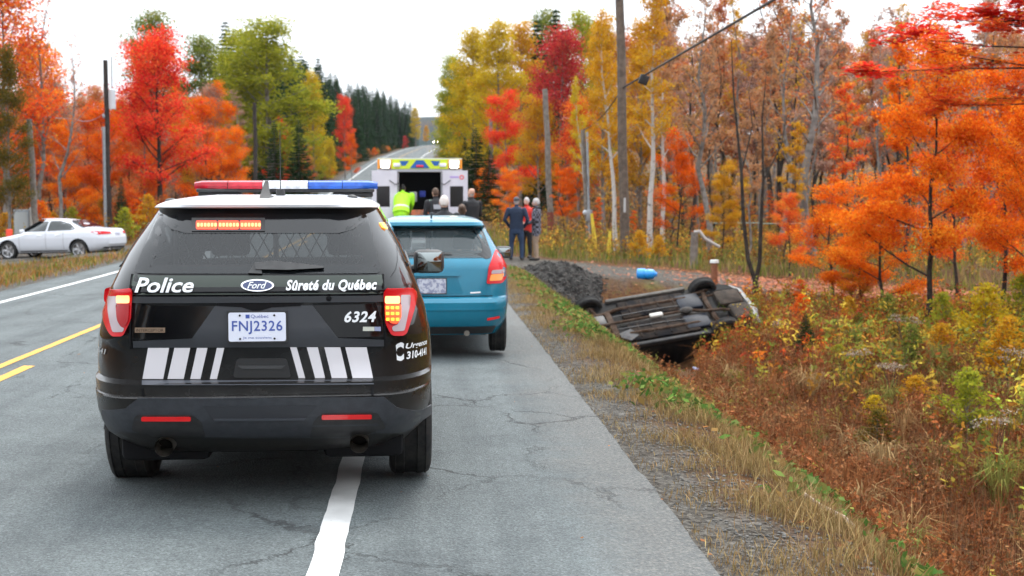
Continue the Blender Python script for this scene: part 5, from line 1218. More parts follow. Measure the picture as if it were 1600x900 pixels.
PAL = {k: leaf_material('leaves_' + k, v) for k, v in {
    'red': [(.56, .022, .02), (.76, .045, .03), (.82, .09, .04), (.78, .22, .05)],
    'redorange': [(.52, .05, .02), (.72, .10, .025), (.76, .20, .03), (.70, .36, .05)],
    'orange': [(.56, .08, .008), (.74, .145, .010), (.80, .22, .015), (.82, .36, .03)],
    'deeporange': [(.44, .06, .008), (.70, .125, .008), (.78, .20, .010), (.74, .08, .02)],
    'rust': [(.30, .075, .035), (.48, .13, .05), (.58, .21, .07), (.54, .32, .12)],
    'crimson': [(.30, .018, .028), (.46, .035, .045), (.56, .06, .05), (.44, .12, .05)],
    'yellow': [(.40, .26, .014), (.54, .37, .018), (.62, .44, .03), (.44, .38, .04)],
    'yelloworange': [(.46, .18, .012), (.58, .29, .018), (.62, .37, .03), (.42, .26, .03)],
    'yelgreen': [(.20, .22, .022), (.30, .31, .03), (.40, .38, .035), (.22, .26, .03)],
    'green': [(.09, .13, .024), (.15, .19, .035), (.22, .24, .045), (.26, .22, .05)],
    'olive': [(.07, .065, .014), (.12, .10, .02), (.18, .13, .025), (.22, .10, .02)],
    'pinkbrown': [(.28, .15, .12), (.38, .21, .16), (.44, .27, .19), (.32, .24, .18)],
    'brown': [(.26, .14, .08), (.38, .20, .10), (.46, .26, .13), (.54, .19, .06)],
    'spruce': [(.014, .036, .015), (.026, .060, .023), (.040, .082, .030), (.056, .10, .036)],
}.items()}
BARK = {'grey': mat('grey_bark', (.13, .115, .105), .95, spec=.1, color2=(.23, .21, .19), scale=5, bump=.6, bscale=18),
        'dark': mat('dark_bark', (.028, .023, .020), .95, spec=.1, color2=(.055, .047, .04), scale=6, bump=.6, bscale=18),
        'birch': mat('birch_bark', (.46, .43, .40), .85, spec=.15, color2=(.10, .09, .085), scale=4, lo=.55, hi=.68, bump=.2)}
def leaf_verts(C, size, g, flat, droop=0, asp=.55):
    n = len(C); nr = g.normal(size=(n, 3)); nr /= np.linalg.norm(nr, axis=1)[:, None]
    nr = nr * (1 - flat) + np.array([0, 0, 1.0]) * flat; nr /= np.linalg.norm(nr, axis=1)[:, None]
    a = g.normal(size=(n, 3)); a[:, 2] -= droop; t_ = a - nr * np.sum(a * nr, 1)[:, None]; t_ /= np.linalg.norm(t_, axis=1)[:, None]
    s_ = np.cross(nr, t_); sz = size[:, None]
    V_ = np.stack([C + t_ * sz, C + s_ * sz * asp + t_ * sz * .12, C - t_ * sz * .8, C - s_ * sz * asp + t_ * sz * .12], 1)
    return V_.reshape(-1, 3)
def quads(n): return np.arange(4 * n).reshape(-1, 4)
def grow(kind, seed, H, r0, bare_to, nb, blen, up, nsub, nleaf, lsize, flat, spread, wander=.25, vert=.10, lv=(.72, 1.2), twig=2):
    rg = random.Random(seed); g = np.random.default_rng(seed); b = MB(); C = []
    tp = [Vector((0, 0, -.25))]; off = Vector((0, 0, 0)); N = 9
    for i in range(1, N + 1):
        off += Vector((rg.uniform(-1, 1), rg.uniform(-1, 1), 0)) * wander * H / 60
        tp.append(Vector((off.x, off.y, H * i / N)))
    def on_trunk(t_): f = t_ * N; i = min(N - 1, int(f)); return tp[i].lerp(tp[i + 1], f - i) if i > 0 else Vector((0, 0, 0)).lerp(tp[1], f)
    b.tube(tp, [r0 * (1.25 if i == 0 else (1 - i / N) ** .85 + .03) for i in range(N + 1)], 8, caps=False)
    segs = []
    for i in range(nb):
        t_ = bare_to + (1 - bare_to) * ((i + .6) / nb) ** .92; p = on_trunk(t_); az = i * 2.399 + rg.uniform(-.5, .5)
        ln = blen(t_) * rg.uniform(*lv); el = up(t_) + rg.uniform(-.18, .18); rad = max(.008, r0 * (1 - t_) * .42 + .006)
        pts = [p]; d = Vector((math.cos(az) * math.cos(el), math.sin(az) * math.cos(el), math.sin(el)))
        for k in range(4):
            d = (d + Vector((rg.uniform(-1, 1), rg.uniform(-1, 1), rg.uniform(-.6, .8))) * .16).normalized(); pts.append(pts[-1] + d * ln / 4)
        b.tube(pts, [rad, rad * .8, rad * .6, rad * .4, rad * .15], 5, caps=False)
        segs.append((pts[2], pts[4], .7))
        for s_ in range(nsub):
            f = rg.uniform(.25, .95) * 4; k = min(3, int(f)); q_ = pts[k].lerp(pts[k + 1], f - k)
            az2 = az + rg.choice((-1, 1)) * rg.uniform(.4, 1.2); l2_ = ln * rg.uniform(.22, .48) * (1.25 - f / 5); e2 = el * .6 + rg.uniform(-.15, .35)
            d2 = Vector((math.cos(az2) * math.cos(e2), math.sin(az2) * math.cos(e2), math.sin(e2)))
            qm = q_ + d2 * l2_ * .5 + Vector((0, 0, rg.uniform(-.03, .06) * l2_)); qe = qm + (d2 + Vector((rg.uniform(-.3, .3), rg.uniform(-.3, .3), rg.uniform(-.1, .3)))).normalized() * l2_ * .5
            b.tube([q_, qm, qe], [rad * .38, rad * .25, rad * .08], 3, caps=False); segs.append((q_.lerp(qm, .5), qe, 1.0))
            for _ in range(twig):
                a_ = qm.lerp(qe, rg.random()); d3 = Vector((rg.uniform(-1, 1), rg.uniform(-1, 1), rg.uniform(-.2, .9))).normalized() * l2_ * .4
                b.tube([a_, a_ + d3], [max(.006, rad * .16), .004], 3, caps=False); segs.append((a_, a_ + d3, .7))
    segs.append((on_trunk(.9), on_trunk(1), 1.2))
    tme = bpy.data.meshes.new('trunk'); tme.from_pydata(b.v, [], b.f); tme.polygons.foreach_set('use_smooth', [True] * len(b.f)); tme.update()
    cme = None
    if nleaf:
        wts = np.array([(s_[1] - s_[0]).length * s_[2] + .05 for s_ in segs]) * g.uniform(.35, 1.6, len(segs)); wts /= wts.sum()
        pick = g.choice(len(segs), nleaf, p=wts); A = np.array([s_[0] for s_ in segs])[pick]; Bq = np.array([s_[1] for s_ in segs])[pick]
        tt = g.random(nleaf)[:, None] ** .8; C = A + (Bq - A) * tt * 1.08 + g.normal(size=(nleaf, 3)) * np.array([spread, spread, spread * vert * 10 * .6])
        v = np.clip(g.normal(.46, .15, nleaf) + (g.random(len(segs)) - .5)[pick] * .95, 0, 1)
        cme = fast_mesh('crown', leaf_verts(C, lsize * g.uniform(.6, 1.35, nleaf), g, flat), quads(nleaf), {'v': v})
    if cme is not None: H = float(np.percentile(C[:, 2], 99.7)) + .05
    return tme, cme, H
def spruce(seed, H, rad, n_el):
    rg = random.Random(seed); g = np.random.default_rng(seed); b = MB()
    b.tube([(0, 0, -.3), (0, 0, H * .5), (0, 0, H)], [.16, .09, .01], 7, caps=False)
    Cs = []; Ds = []; Ss = []
    z = .5
    while z < H * .985:
        r_ = rad * (1 - z / H) ** .85 + .10; nbr = 9 if z < H * .7 else 6; a0 = rg.random() * 6.28
        for i in range(nbr):
            az = a0 + i * 6.283 / nbr + rg.uniform(-.25, .25); ln = r_ * rg.uniform(.65, 1.18); dr = rg.uniform(.18, .42) * (1 - .6 * z / H)
            e = Vector((math.cos(az) * ln, math.sin(az) * ln, -dr * ln + .12 * ln))
            if i % 3 == 0: b.tube([(0, 0, z), Vector((0, 0, z)) + e], [.025, .006], 3, caps=False)
            m_ = max(4, int(n_el * ln)); tt = g.random(m_) ** .6
            p_ = np.array([0, 0, z]) + np.outer(tt, np.array(e)); p_[:, 2] -= .10 * ln * np.sin(tt * 3.1)
            side = np.array([-math.sin(az), math.cos(az), 0]); w_ = g.uniform(-1, 1, m_) * .26 * ln * (1.1 - tt) + 0
            p_ += np.outer(w_, side); p_[:, 2] -= np.abs(w_) * .35 + g.random(m_) * .06
            d_ = np.array(e)[None, :] * .8 / max(.2, ln) + np.outer(np.sign(w_), side) * .55 + g.normal(size=(m_, 3)) * .22 - np.array([0, 0, .25])
            Cs.append(p_); Ds.append(d_); Ss.append(np.full(m_, .15 + .05 * ln / rad))
        z += .34 * rg.uniform(.8, 1.2) * (1 - .35 * z / H)
    C = np.concatenate(Cs); D = np.concatenate(Ds); D /= np.linalg.norm(D, axis=1)[:, None]; sz = np.concatenate(Ss) * g.uniform(.7, 1.3, len(C))
    nr = g.normal(size=C.shape) * .6 + np.array([0, 0, 1]); s_ = np.cross(D, nr); s_ /= np.linalg.norm(s_, axis=1)[:, None]
    V_ = np.stack([C + D * sz[:, None], C + s_ * sz[:, None] * .3, C - D * sz[:, None] * .7, C - s_ * sz[:, None] * .3], 1).reshape(-1, 3)
    v = np.clip(g.normal(.45, .25, len(C)), 0, 1)
    tme = bpy.data.meshes.new('trunk'); tme.from_pydata(b.v, [], b.f); tme.update()
    return tme, fast_mesh('crown', V_, quads(len(C)), {'v': v}), H
VAR = {}
VAR['maple'] = [grow('maple', s_, 7.0, .10, .24, 30, lambda t_: 2.1 * math.sin(min(1.57, .75 + 1.5 * (t_ - .2))) * (1 - .50 * max(0, t_ - .55) / .45), lambda t_: .35 + .95 * t_, 6, 16000, .050, .3, .24, vert=.08, wander=.5) for s_ in (1, 2, 3)]
VAR['wildmaple'] = [grow('wildmaple', s_, 7.0, .085, .16, 17, lambda t_: 2.6 * (1.0 - .62 * t_ ** 2), lambda t_: .18 + .8 * t_, 7, 19000, .050, .38, .27, wander=1.0, vert=.07, lv=(.35, 1.3)) for s_ in (21, 22, 23, 24)]
VAR['poplar'] = [grow('poplar', s_, 12.0, .16, .16, 40, lambda t_: 2.2 * math.sin(min(1, (1.03 - t_) * 1.35 + .18) * 1.57) , lambda t_: .55 + .45 * t_, 5, 17000, .078, .1, .30, vert=.10) for s_ in (5, 6, 7)]
VAR['bare'] = [grow('bare', s_, 11.0, .12, .30, 22, lambda t_: 2.1 * (1.1 - t_) ** .7, lambda t_: .70 + .35 * t_, 5, nl, .06, .3, .12, wander=1.5, twig=4) for s_, nl in ((8, 700), (9, 1600), (10, 2600))]
VAR['thin'] = [grow('thin', s_, 8.0, .055, .30, 15, lambda t_: 1.25 * (1.1 - t_) ** .6, lambda t_: .6 + .4 * t_, 4, nl, .055, .4, .12, wander=1.9, twig=4) for s_, nl in ((31, 1500), (32, 2600), (33, 3800))]
VAR['highmaple'] = [grow('highmaple', 41, 9.0, .12, .60, 30, lambda t_: 3.3 * (1.0 - .6 * (t_ - .64) / .36), lambda t_: -.05 + .6 * max(0, t_ - .6), 6, 17000, .07, .72, .12, wander=.5, vert=.05)]
VAR['birch'] = [grow('birch', s_, 11.0, .13, .38, 24, lambda t_: 1.7 * (1.12 - t_) ** .5, lambda t_: .65 + .4 * t_, 5, 5200, .065, .2, .16, wander=.6) for s_ in (11, 12)]
VAR['spruce'] = [spruce(s_, 11.0, rd_, 34) for s_, rd_ in ((13, 2.0), (14, 2.4), (15, 1.7))]
VAR['shrub'] = [grow('shrub', s_, 1.6, .02, .02, 26, lambda t_: .75 * (1.15 - t_), lambda t_: .75 + .3 * t_, 3, 1500, .045, .3, .07, twig=1) for s_ in (16, 17)]
NVAR = {}
CW = {'red': 'red', 'redorange': 'red-orange', 'orange': 'orange', 'deeporange': 'deep orange', 'rust': 'rusty', 'crimson': 'crimson', 'yellow': 'yellow', 'yelloworange': 'golden', 'yelgreen': 'yellow-green', 'green': 'green', 'olive': 'olive', 'pinkbrown': 'pinkish brown', 'brown': 'brown', 'spruce': 'dark green'}
KW = {'maple': 'bushy', 'wildmaple': 'layered', 'poplar': 'rounded', 'bare': 'nearly bare', 'thin': 'thin', 'birch': 'airy', 'spruce': 'pointed', 'shrub': 'low'}
def tree(px, Y, top, kind, pal, label, group=None, wide=1.0, bark='grey', cat='tree', name=None, lean=0, x=None, h=None, var=None):
    if x is None: x = X_at(px, Y)
    z = ground_z(x, Y); i = NVAR.get(kind, 0); NVAR[kind] = i + 1
    tme, cme, H = VAR[kind][(i if var is None else var) % len(VAR[kind])]
    if h is None: h = at(px, top, Y).z - z
    s_ = h / H; wide *= {'maple': 1.28, 'poplar': 1.25}.get(kind, 1)
    root = empty(name or {'spruce': 'spruce_tree', 'birch': 'birch_tree', 'maple': 'maple_tree', 'wildmaple': 'maple_tree', 'highmaple': 'maple_tree', 'poplar': 'poplar_tree', 'bare': 'bare_tree', 'thin': 'sapling', 'shrub': 'shrub'}[kind], (x, Y, z))
    if '%' in label: label = label.replace('%', ('' if kind == 'shrub' else KW[kind] + ' ') + CW[pal])
    root.scale = (s_ * wide, s_ * wide, s_); root.rotation_euler = (0, lean, (i * 2.4) % 6.28); tag(root, label, cat, group)
    if lean: root.rotation_euler = (0, lean, 0)
    for nm, me, m_ in (('trunk' if kind != 'shrub' else 'stem', tme, BARK[bark]), ('crown' if kind != 'shrub' else 'foliage', cme, PAL[pal])):
        if me is None: continue
        if not me.materials: me.materials.append(m_)
        o_ = bpy.data.objects.new(nm, me); col.objects.link(o_); o_.parent = root
        o_.material_slots[0].link = 'OBJECT'; o_.material_slots[0].material = m_
    return root
# --- left of the road
tree(12, 60, -70, 'maple', 'redorange', 'tall red and orange maple at the far left edge', wide=.85)
tree(14, 54, 70, 'poplar', 'olive', 'olive brown leafy tree at the far left edge behind the barrier', wide=.55)
tree(62, 70, 60, 'maple', 'orange', 'orange maple rising behind the short pale pole', wide=.75)
tree(104, 64, 186, 'wildmaple', 'orange', 'low bright orange maple between short pole and leaning bare trunk', wide=.9)
tree(92, 58, 50, 'bare', 'rust', 'leafless grey tree leaning right behind the white sedan', lean=R(9), var=0)
tree(66, 61, -20, 'bare', 'rust', 'tall leafless tree with forked top near the left edge', var=0)
tree(250, 65, 46, 'maple', 'red', 'bright red maple left of the light bar', wide=.95, bark='dark', var=1)
tree(226, 66, 95, 'wildmaple', 'redorange', 'orange tinged maple tucked beside the bright red maple', wide=.5)
tree(244, 94, 18, 'poplar', 'green', 'tall green poplar top behind the bright red maple', wide=1.0)
tree(322, 96, 55, 'poplar', 'green', 'green poplar right of the bright red maple', wide=1.1)
tree(424, 90, 28, 'poplar', 'yelgreen', 'big yellow-green poplar above the light bar', wide=1.45, var=1)
tree(378, 93, 46, 'poplar', 'yelgreen', 'yellow-green poplar left of the big one above the light bar', wide=1.1)
tree(492, 104, 112, 'poplar', 'yellow', 'yellow poplar at the start of the spruce row', wide=.65)
tree(348, 78, 128, 'wildmaple', 'orange', 'orange maple behind the red end of the light bar', wide=.7)
tree(376, 74, 196, 'wildmaple', 'orange', 'small orange maple beside the dark pole above the light bar', wide=.8)
tree(310, 80, 150, 'maple', 'yelloworange', 'yellow-orange maple between red maple and light bar', wide=.8)
tree(395, 86, 140, 'thin', 'pinkbrown', 'sparse pinkish tree behind the dark pole', wide=1.3)
tree(440, 95, 182, 'wildmaple', 'red', 'small red maple between two green spruces', wide=.7)
tree(430, 80, 188, 'spruce', 'spruce', 'dark green spruce just above the clear part of the light bar')
tree(468, 86, 186, 'spruce', 'spruce', 'dark green spruce above the blue part of the light bar')
tree(190, 59, 276, 'spruce', 'spruce', 'little green spruce behind the trunk of the white sedan')
tree(540, 138, 148, 'maple', 'red', 'red maple standing out against the spruce row', wide=.5)
tree(550, 128, 208, 'wildmaple', 'deeporange', 'low orange-red tree at the foot of the spruce row', wide=.55)
tree(497, 112, 222, 'poplar', 'yelgreen', 'low yellow-green tree at the near foot of the spruce row', wide=.9)
tree(515, 116, 215, 'poplar', 'yellow', 'low yellow tree at the near foot of the spruce row', wide=.75)
tree(476, 98, 225, 'wildmaple', 'rust', 'low rusty tree in front of the near spruces', wide=.9)
tree(650, 345, 168, 'poplar', 'yellow', 'yellow tree closing the far end of the spruce row', wide=.8)
tree(667, 395, 196, 'poplar', 'yelloworange', 'far small yellow-orange tree near the crest of the road', wide=.9)
tree(632, 290, 212, 'wildmaple', 'crimson', 'far small dark red tree by the road bend', wide=1)
rg = random.Random(77)
for i in range(30):
    px_ = -30 + i * 13 + rg.uniform(-6, 6); Y = rg.uniform(68, 84)
    tree(px_, Y, rg.uniform(125, 215), ('wildmaple', 'maple', 'thin')[i % 3], ('rust', 'redorange', 'rust', 'deeporange', 'pinkbrown', 'orange')[i % 6], '% tree crowded in the wood left of the road', 'maples in the left hand wood', wide=rg.uniform(.6, .95), bark='dark')
for i in range(26):
    px_ = -40 + i * 16 + rg.uniform(-6, 6); Y = rg.uniform(92, 125)
    tree(px_, Y, rg.uniform(120, 165), ('maple', 'bare', 'poplar')[i % 3], ('rust', 'brown', 'rust', 'pinkbrown', 'redorange')[i % 5], '% tree deep in the left hand wood', 'back row of the left hand wood', wide=rg.uniform(.8, 1.1))
for i in range(30):
    px_ = -10 + i * 15.5 + rg.uniform(-7, 7); Y = rg.uniform(56, 70)
    x_ = X_at(px_, Y)
    if x_ > -11.5: continue
    tree(px_, Y, None, 'shrub', ('orange', 'yelloworange', 'rust', 'yelgreen', 'deeporange')[i % 5], 'low % shrub edging the left hand wood', 'shrubs along the left hand wood', h=rg.uniform(.9, 2.0), cat='shrub', wide=1.2)
for i in range(150):
    row = i % 2; k = i // 2
    if row == 1 and k < 4: continue
    Y = 106 + k * 3.7 + rg.uniform(-1.6, 1.6); x_ = road_cx(Y) - (7.8 if row == 0 else 12.5) - rg.uniform(-.6, 2.2)
    tree(0, Y, None, 'spruce', 'spruce', 'dark green spruce in the long row beside the uphill road', 'spruces along the uphill road', x=x_, h=rg.uniform(10.0, 13.5) if row == 0 else rg.uniform(12.5, 16), wide=rg.uniform(.85, 1.1))
for i in range(24):
    Y = 104 + i * 9 + rg.uniform(-2, 2); x_ = road_cx(Y) - rg.uniform(5.6, 6.6)
    tree(0, Y, None, 'shrub', ('rust', 'orange', 'yelloworange', 'olive')[i % 4], 'low % shrub below the spruce row', 'shrubs below the spruces', x=x_, h=rg.uniform(.8, 2.0), cat='shrub', wide=1.4)
# --- right of the road
tree(737, 92, 44, 'poplar', 'yellow', 'big yellow tree beyond the ambulance', wide=.95, var=0)
tree(775, 84, 34, 'poplar', 'yellow', 'yellow tree just right of the big yellow one', wide=.9, var=2)
tree(706, 108, 86, 'poplar', 'yelgreen', 'yellow-green tree leaning over the far road', wide=.85)
tree(812, 90, 34, 'poplar', 'yelloworange', 'golden tree between the yellow trees and the crimson maple', wide=.8)
tree(852, 104, 16, 'poplar', 'green', 'green tree top behind the crimson maple', wide=.9)
tree(912, 98, 18, 'poplar', 'yelgreen', 'yellow-green tree behind the tall pole', wide=.9)
tree(868, 92, 10, 'spruce', 'spruce', 'dark spruce top poking above the crimson maple')
tree(838, 98, 28, 'spruce', 'spruce', 'second dark spruce top left of the crimson maple')
tree(744, 78, 198, 'spruce', 'spruce', 'dark low spruce right of the ambulance', wide=1.3)
tree(727, 88, 214, 'spruce', 'spruce', 'dark low spruce behind the ambulance door', wide=1.2)
tree(764, 72, 226, 'spruce', 'spruce', 'small dark spruce behind the far grey post', wide=1.3)
tree(876, 72, 40, 'maple', 'crimson', 'tall crimson maple left of the tall pole', wide=.8, var=2)
tree(792, 76, 140, 'wildmaple', 'red', 'bright red low maple under the yellow trees', wide=.85, var=0)
tree(842, 70, 152, 'maple', 'yelloworange', 'golden orange maple behind the shorter grey pole', wide=.8)
tree(905, 66, 150, 'maple', 'redorange', 'orange-red maple behind the thin service pole', wide=.85)
tree(800, 62, 262, 'wildmaple', 'orange', 'small orange maple above the three men', wide=1.0)
tree(885, 62, 262, 'wildmaple', 'deeporange', 'small deep orange maple between the two grey poles', wide=1.0)
tree(755, 74, 262, 'wildmaple', 'orange', 'small orange maple beside the ambulance door', wide=.9)
tree(963, 50, 15, 'birch', 'yelloworange', 'white birch close to the left side of the tall pole', bark='birch', wide=.9, lean=R(-4))
tree(1016, 49, -30, 'birch', 'yelloworange', 'white birch just right of the tall pole', bark='birch', wide=1.0)
tree(920, 56, 120, 'birch', 'yellow', 'thin white birch behind the thin service pole', bark='birch', wide=.7, lean=R(-5))
tree(1036, 56, 20, 'birch', 'brown', 'pale birch second to the right of the tall pole', bark='birch', wide=.9)
tree(943, 64, 24, 'poplar', 'yelloworange', 'golden tree directly behind the tall pole', wide=.6)
tree(1000, 68, 30, 'poplar', 'yelloworange', 'golden tree behind the white birches', wide=.6)
tree(1276, 49, -120, 'bare', 'rust', 'thick grey trunked tree right of the wreck reaching above the picture', wide=1.35, var=0)
tree(1215, 52, -40, 'bare', 'brown', 'slim grey tree left of the thick grey trunk', wide=.9)
tree(1110, 50, -30, 'bare', 'brown', 'forked grey tree behind the gate post', wide=1.1, var=1)
tree(1452, 30, 40, 'wildmaple', 'orange', 'large orange maple with dark trunk right of the wreck', wide=.95, bark='dark', var=0)
tree(1380, 31.5, 268, 'wildmaple', 'orange', 'small orange maple between the wreck and the large orange maple', wide=1.15, bark='dark', var=1)
tree(1332, 33, 395, 'wildmaple', 'yelloworange', 'low golden orange sapling right of the wreck', wide=1.4, bark='dark', var=2)
tree(1250, 33.6, 436, 'wildmaple', 'deeporange', 'knee high deep orange sapling at the drive edge', wide=1.6, bark='dark', var=3)
tree(1302, 34, 282, 'wildmaple', 'orange', 'slim orange maple nearest the right of the wreck', wide=1.25, bark='dark', var=3)
tree(1346, 33, 330, 'wildmaple', 'orange', 'short orange maple left of the small orange maple', wide=1.4, bark='dark', var=0)
tree(1236, 42, 300, 'wildmaple', 'redorange', 'thin layered red-orange maple behind the drive left of the thick trunk', wide=.9, bark='dark', var=1)
tree(1128, 47, 250, 'wildmaple', 'yelloworange', 'small golden maple behind the gate post', wide=.9, bark='dark', var=2)
tree(1060, 52, 200, 'wildmaple', 'deeporange', 'deep orange maple behind the white birches', wide=.8, bark='dark', var=3)
tree(1565, 33, 90, 'wildmaple', 'deeporange', 'deep orange maple near the right edge', wide=.95, bark='dark', var=2)
tree(1500, 38, 185, 'wildmaple', 'redorange', 'red-orange maple behind the large orange maple', wide=.95, bark='dark', var=3)
tree(1618, 29, 150, 'wildmaple', 'orange', 'orange maple cut by the right edge', wide=.9, bark='dark', var=1)
tree(1655, 25, -190, 'highmaple', 'red', 'red maple overhanging from beyond the upper right corner', wide=1.15, bark='dark', var=0)
tree(1742, 23, -150, 'highmaple', 'redorange', 'red-orange maple reaching in from beyond the right edge', wide=1.1, bark='dark', var=0)
tree(1420, 45, 60, 'thin', 'deeporange', 'thin deep orange tree behind the large orange maple', wide=1.3, bark='dark', var=2)
tree(1330, 44, 130, 'thin', 'redorange', 'thin red-orange tree right of the thick grey trunk', wide=1.2, bark='dark', var=2)
tree(1225, 45, 190, 'thin', 'yelloworange', 'thin golden tree left of the thick grey trunk', wide=1.1, bark='dark', var=2)
tree(1165, 46, 140, 'thin', 'brown', 'thin brown leaved tree behind the forked black sapling', wide=1.1, var=1)
# forked black sapling at the edge of the drive
fb_ = base(1183, 34); fs_ = empty('forked_sapling', fb_); tag(fs_, 'black forked sapling with two bare stems behind the wreck', 'tree')
b = MB(); b.tube([(0, 0, -.2), (-.02, 0, .45)], [.085, .075], 8); b.build('trunk', BARK['dark'], fs_)
b = MB(); b.tube([(-.02, 0, .4), (-.22, 0, 1.0), (-.34, .05, 2.0), (-.42, 0, 3.2), (-.62, .1, 5.2), (-.7, .1, 6.6)], [.06, .055, .05, .04, .025, .008], 7); b.tube([(-.42, 0, 3.2), (-.1, .2, 4.4), (-.2, .3, 5.5)], [.025, .015, .005], 5); b.build('stem', BARK['dark'], fs_)
b = MB(); b.tube([(-.02, 0, .4), (.08, 0, .9), (.1, 0, 1.8), (.16, .05, 3.0), (.1, 0, 4.6), (.2, 0, 5.8)], [.06, .055, .048, .036, .02, .006], 7); b.tube([(.16, .05, 3.0), (.6, 0, 3.9), (.75, 0, 4.7)], [.022, .014, .005], 5); b.build('stem', BARK['dark'], fs_)
for i in range(46):
    px_ = 1030 + i * 13 + rg.uniform(-7, 7); Y = rg.uniform(53, 82)
    tree(px_, Y, rg.uniform(-60, 50) if px_ < 1290 else rg.uniform(-10, 90), ('thin', 'bare', 'thin')[i % 3], ('brown', 'pinkbrown', 'rust', 'brown', 'yelloworange', 'pinkbrown')[i % 6], 'slender % tree behind the drive', 'slender trees in the right hand wood', wide=rg.uniform(.8, 1.15), bark=('grey', 'dark', 'grey', 'dark', 'dark')[i % 5])
for i in range(34):
    px_ = 930 + i * 22 + rg.uniform(-8, 8); Y = rg.uniform(86, 125)
    tree(px_, Y, rg.uniform(30, 110), ('bare', 'thin', 'maple')[i % 3], ('brown', 'pinkbrown', 'rust')[i % 3], 'distant % tree in the right hand wood', 'back row of the right hand wood', wide=rg.uniform(1, 1.4))
for i in range(26):
    px_ = 1030 + i * 23 + rg.uniform(-7, 7); Y = rg.uniform(58, 100)
    tree(px_, Y, rg.uniform(-20, 80) if px_ < 1300 else rg.uniform(30, 110), ('birch', 'bare', 'thin', 'bare')[i % 4], ('brown', 'pinkbrown', 'pinkbrown', 'rust', 'brown', 'yelloworange', 'pinkbrown', 'brown')[i % 8], 'tall % tree filling the right hand wood', 'leafy trees in the right hand wood', wide=rg.uniform(.8, 1.2), bark=('dark', 'grey', 'dark')[i % 3])
for i in range(34):
    px_ = 880 + i * 22 + rg.uniform(-8, 8); Y = rg.uniform(48, 66)
    tree(px_, Y, None, 'thin', ('deeporange', 'brown', 'redorange', 'yelloworange', 'rust')[i % 5], 'short % sapling behind the drive', 'understorey saplings behind the drive', h=rg.uniform(1.4, 3.4), wide=rg.uniform(1.3, 2), cat='sapling', bark='dark')
for i in range(46):
    Y = 112 + i * 6 + rg.uniform(-2, 2); x_ = road_cx(Y) + rg.uniform(7.8, 9.5) + (4 if i % 2 else 0)
    tree(0, Y, None, ('poplar', 'wildmaple', 'poplar', 'maple')[i % 4], ('yellow', 'orange', 'yelgreen', 'yelloworange')[(i // 2) % 4], '% tree right of the uphill road', 'trees lining the right of the uphill road', x=x_, h=rg.uniform(7.5, 11.5), wide=rg.uniform(.8, 1.1))
for px_, Y, h_, pal, lab in ((1000, 43, 1.1, 'yelloworange', 'golden shrub beside the foot of the tall pole'), (1030, 43.6, .9, 'yelloworange', 'golden shrub right of the one at the tall pole'), (1545, 24, 1.5, 'yellow', 'bright yellow shrub at the right edge of the ditch bank'), (1580, 20, 1.2, 'yelloworange', 'gold shrub low at the right edge'), (1475, 27, 1.1, 'yelgreen', 'yellow-green shrub under the large orange maple'), (1390, 27.5, 1.0, 'green', 'green shrub on the far ditch bank'), (1600, 28, 1.4, 'yelgreen', 'yellow-green shrub against the right edge'), (1330, 29.5, .8, 'yelloworange', 'small gold shrub right of the wreck'), (1255, 30, .8, 'deeporange', 'small deep orange shrub beside the wreck bumper'), (1430, 22, .9, 'green', 'leafy green shrub in the middle of the rusty weeds'), (1520, 17, 1.0, 'yelgreen', 'tall yellow-green shrub low at the right')):
    tree(px_, Y, None, 'shrub', pal, lab, h=h_, cat='shrub', wide=1.25)
for i in range(30):
    px_ = 1215 + (i * 97) % 400 + rg.uniform(-12, 12); Y = rg.uniform(17, 33)
    if X_at(px_, Y) < 5.6 or (px_ < 1260 and Y < 26): continue
    tree(px_, Y, None, 'shrub', ('yellow', 'yelgreen', 'olive', 'yelloworange', 'green', 'rust')[i % 6], 'low % bush on the far ditch bank', 'bushes on the far ditch bank', h=rg.uniform(.45, .95) * (1 if Y < 25 else .6), cat='shrub', wide=rg.uniform(1.3, 2.0))
tree(1262, 25.5, None, 'spruce', 'spruce', 'tiny green spruce seedling among rusty weeds', h=1.0, wide=1.3)

# --- the wood goes on behind the camera
for i in range(22):
    Y = -6 - (i // 2) * 5 + rg.uniform(-2, 2); x_ = (-14 if i % 2 else 15) + rg.uniform(-3, 3)
    tree(0, Y, None, ('maple', 'poplar', 'wildmaple', 'spruce')[i % 4], ('rust', 'yelloworange', 'orange', 'spruce')[i % 4], '% tree by the road behind the photographer', 'trees behind the photographer', x=x_, h=rg.uniform(9, 13), wide=1.3)

# things that share a look are told apart by their order in the picture
ORD = 'first second third fourth fifth sixth seventh eighth ninth tenth eleventh twelfth thirteenth fourteenth fifteenth sixteenth seventeenth eighteenth nineteenth twentieth'.split()
same = {}
for o_ in list(col.objects):
    if o_.parent is None and o_.get('group') and o_.location.y > 0: same.setdefault(o_['label'], []).append(o_)
for lab, os_ in same.items():
    if 1 < len(os_) <= 20:
        os_.sort(key=lambda o_: (o_.location.x - 0) / o_.location.y)
        for i, o_ in enumerate(os_): o_['label'] = lab + ', ' + ORD[i] + ' from the left'
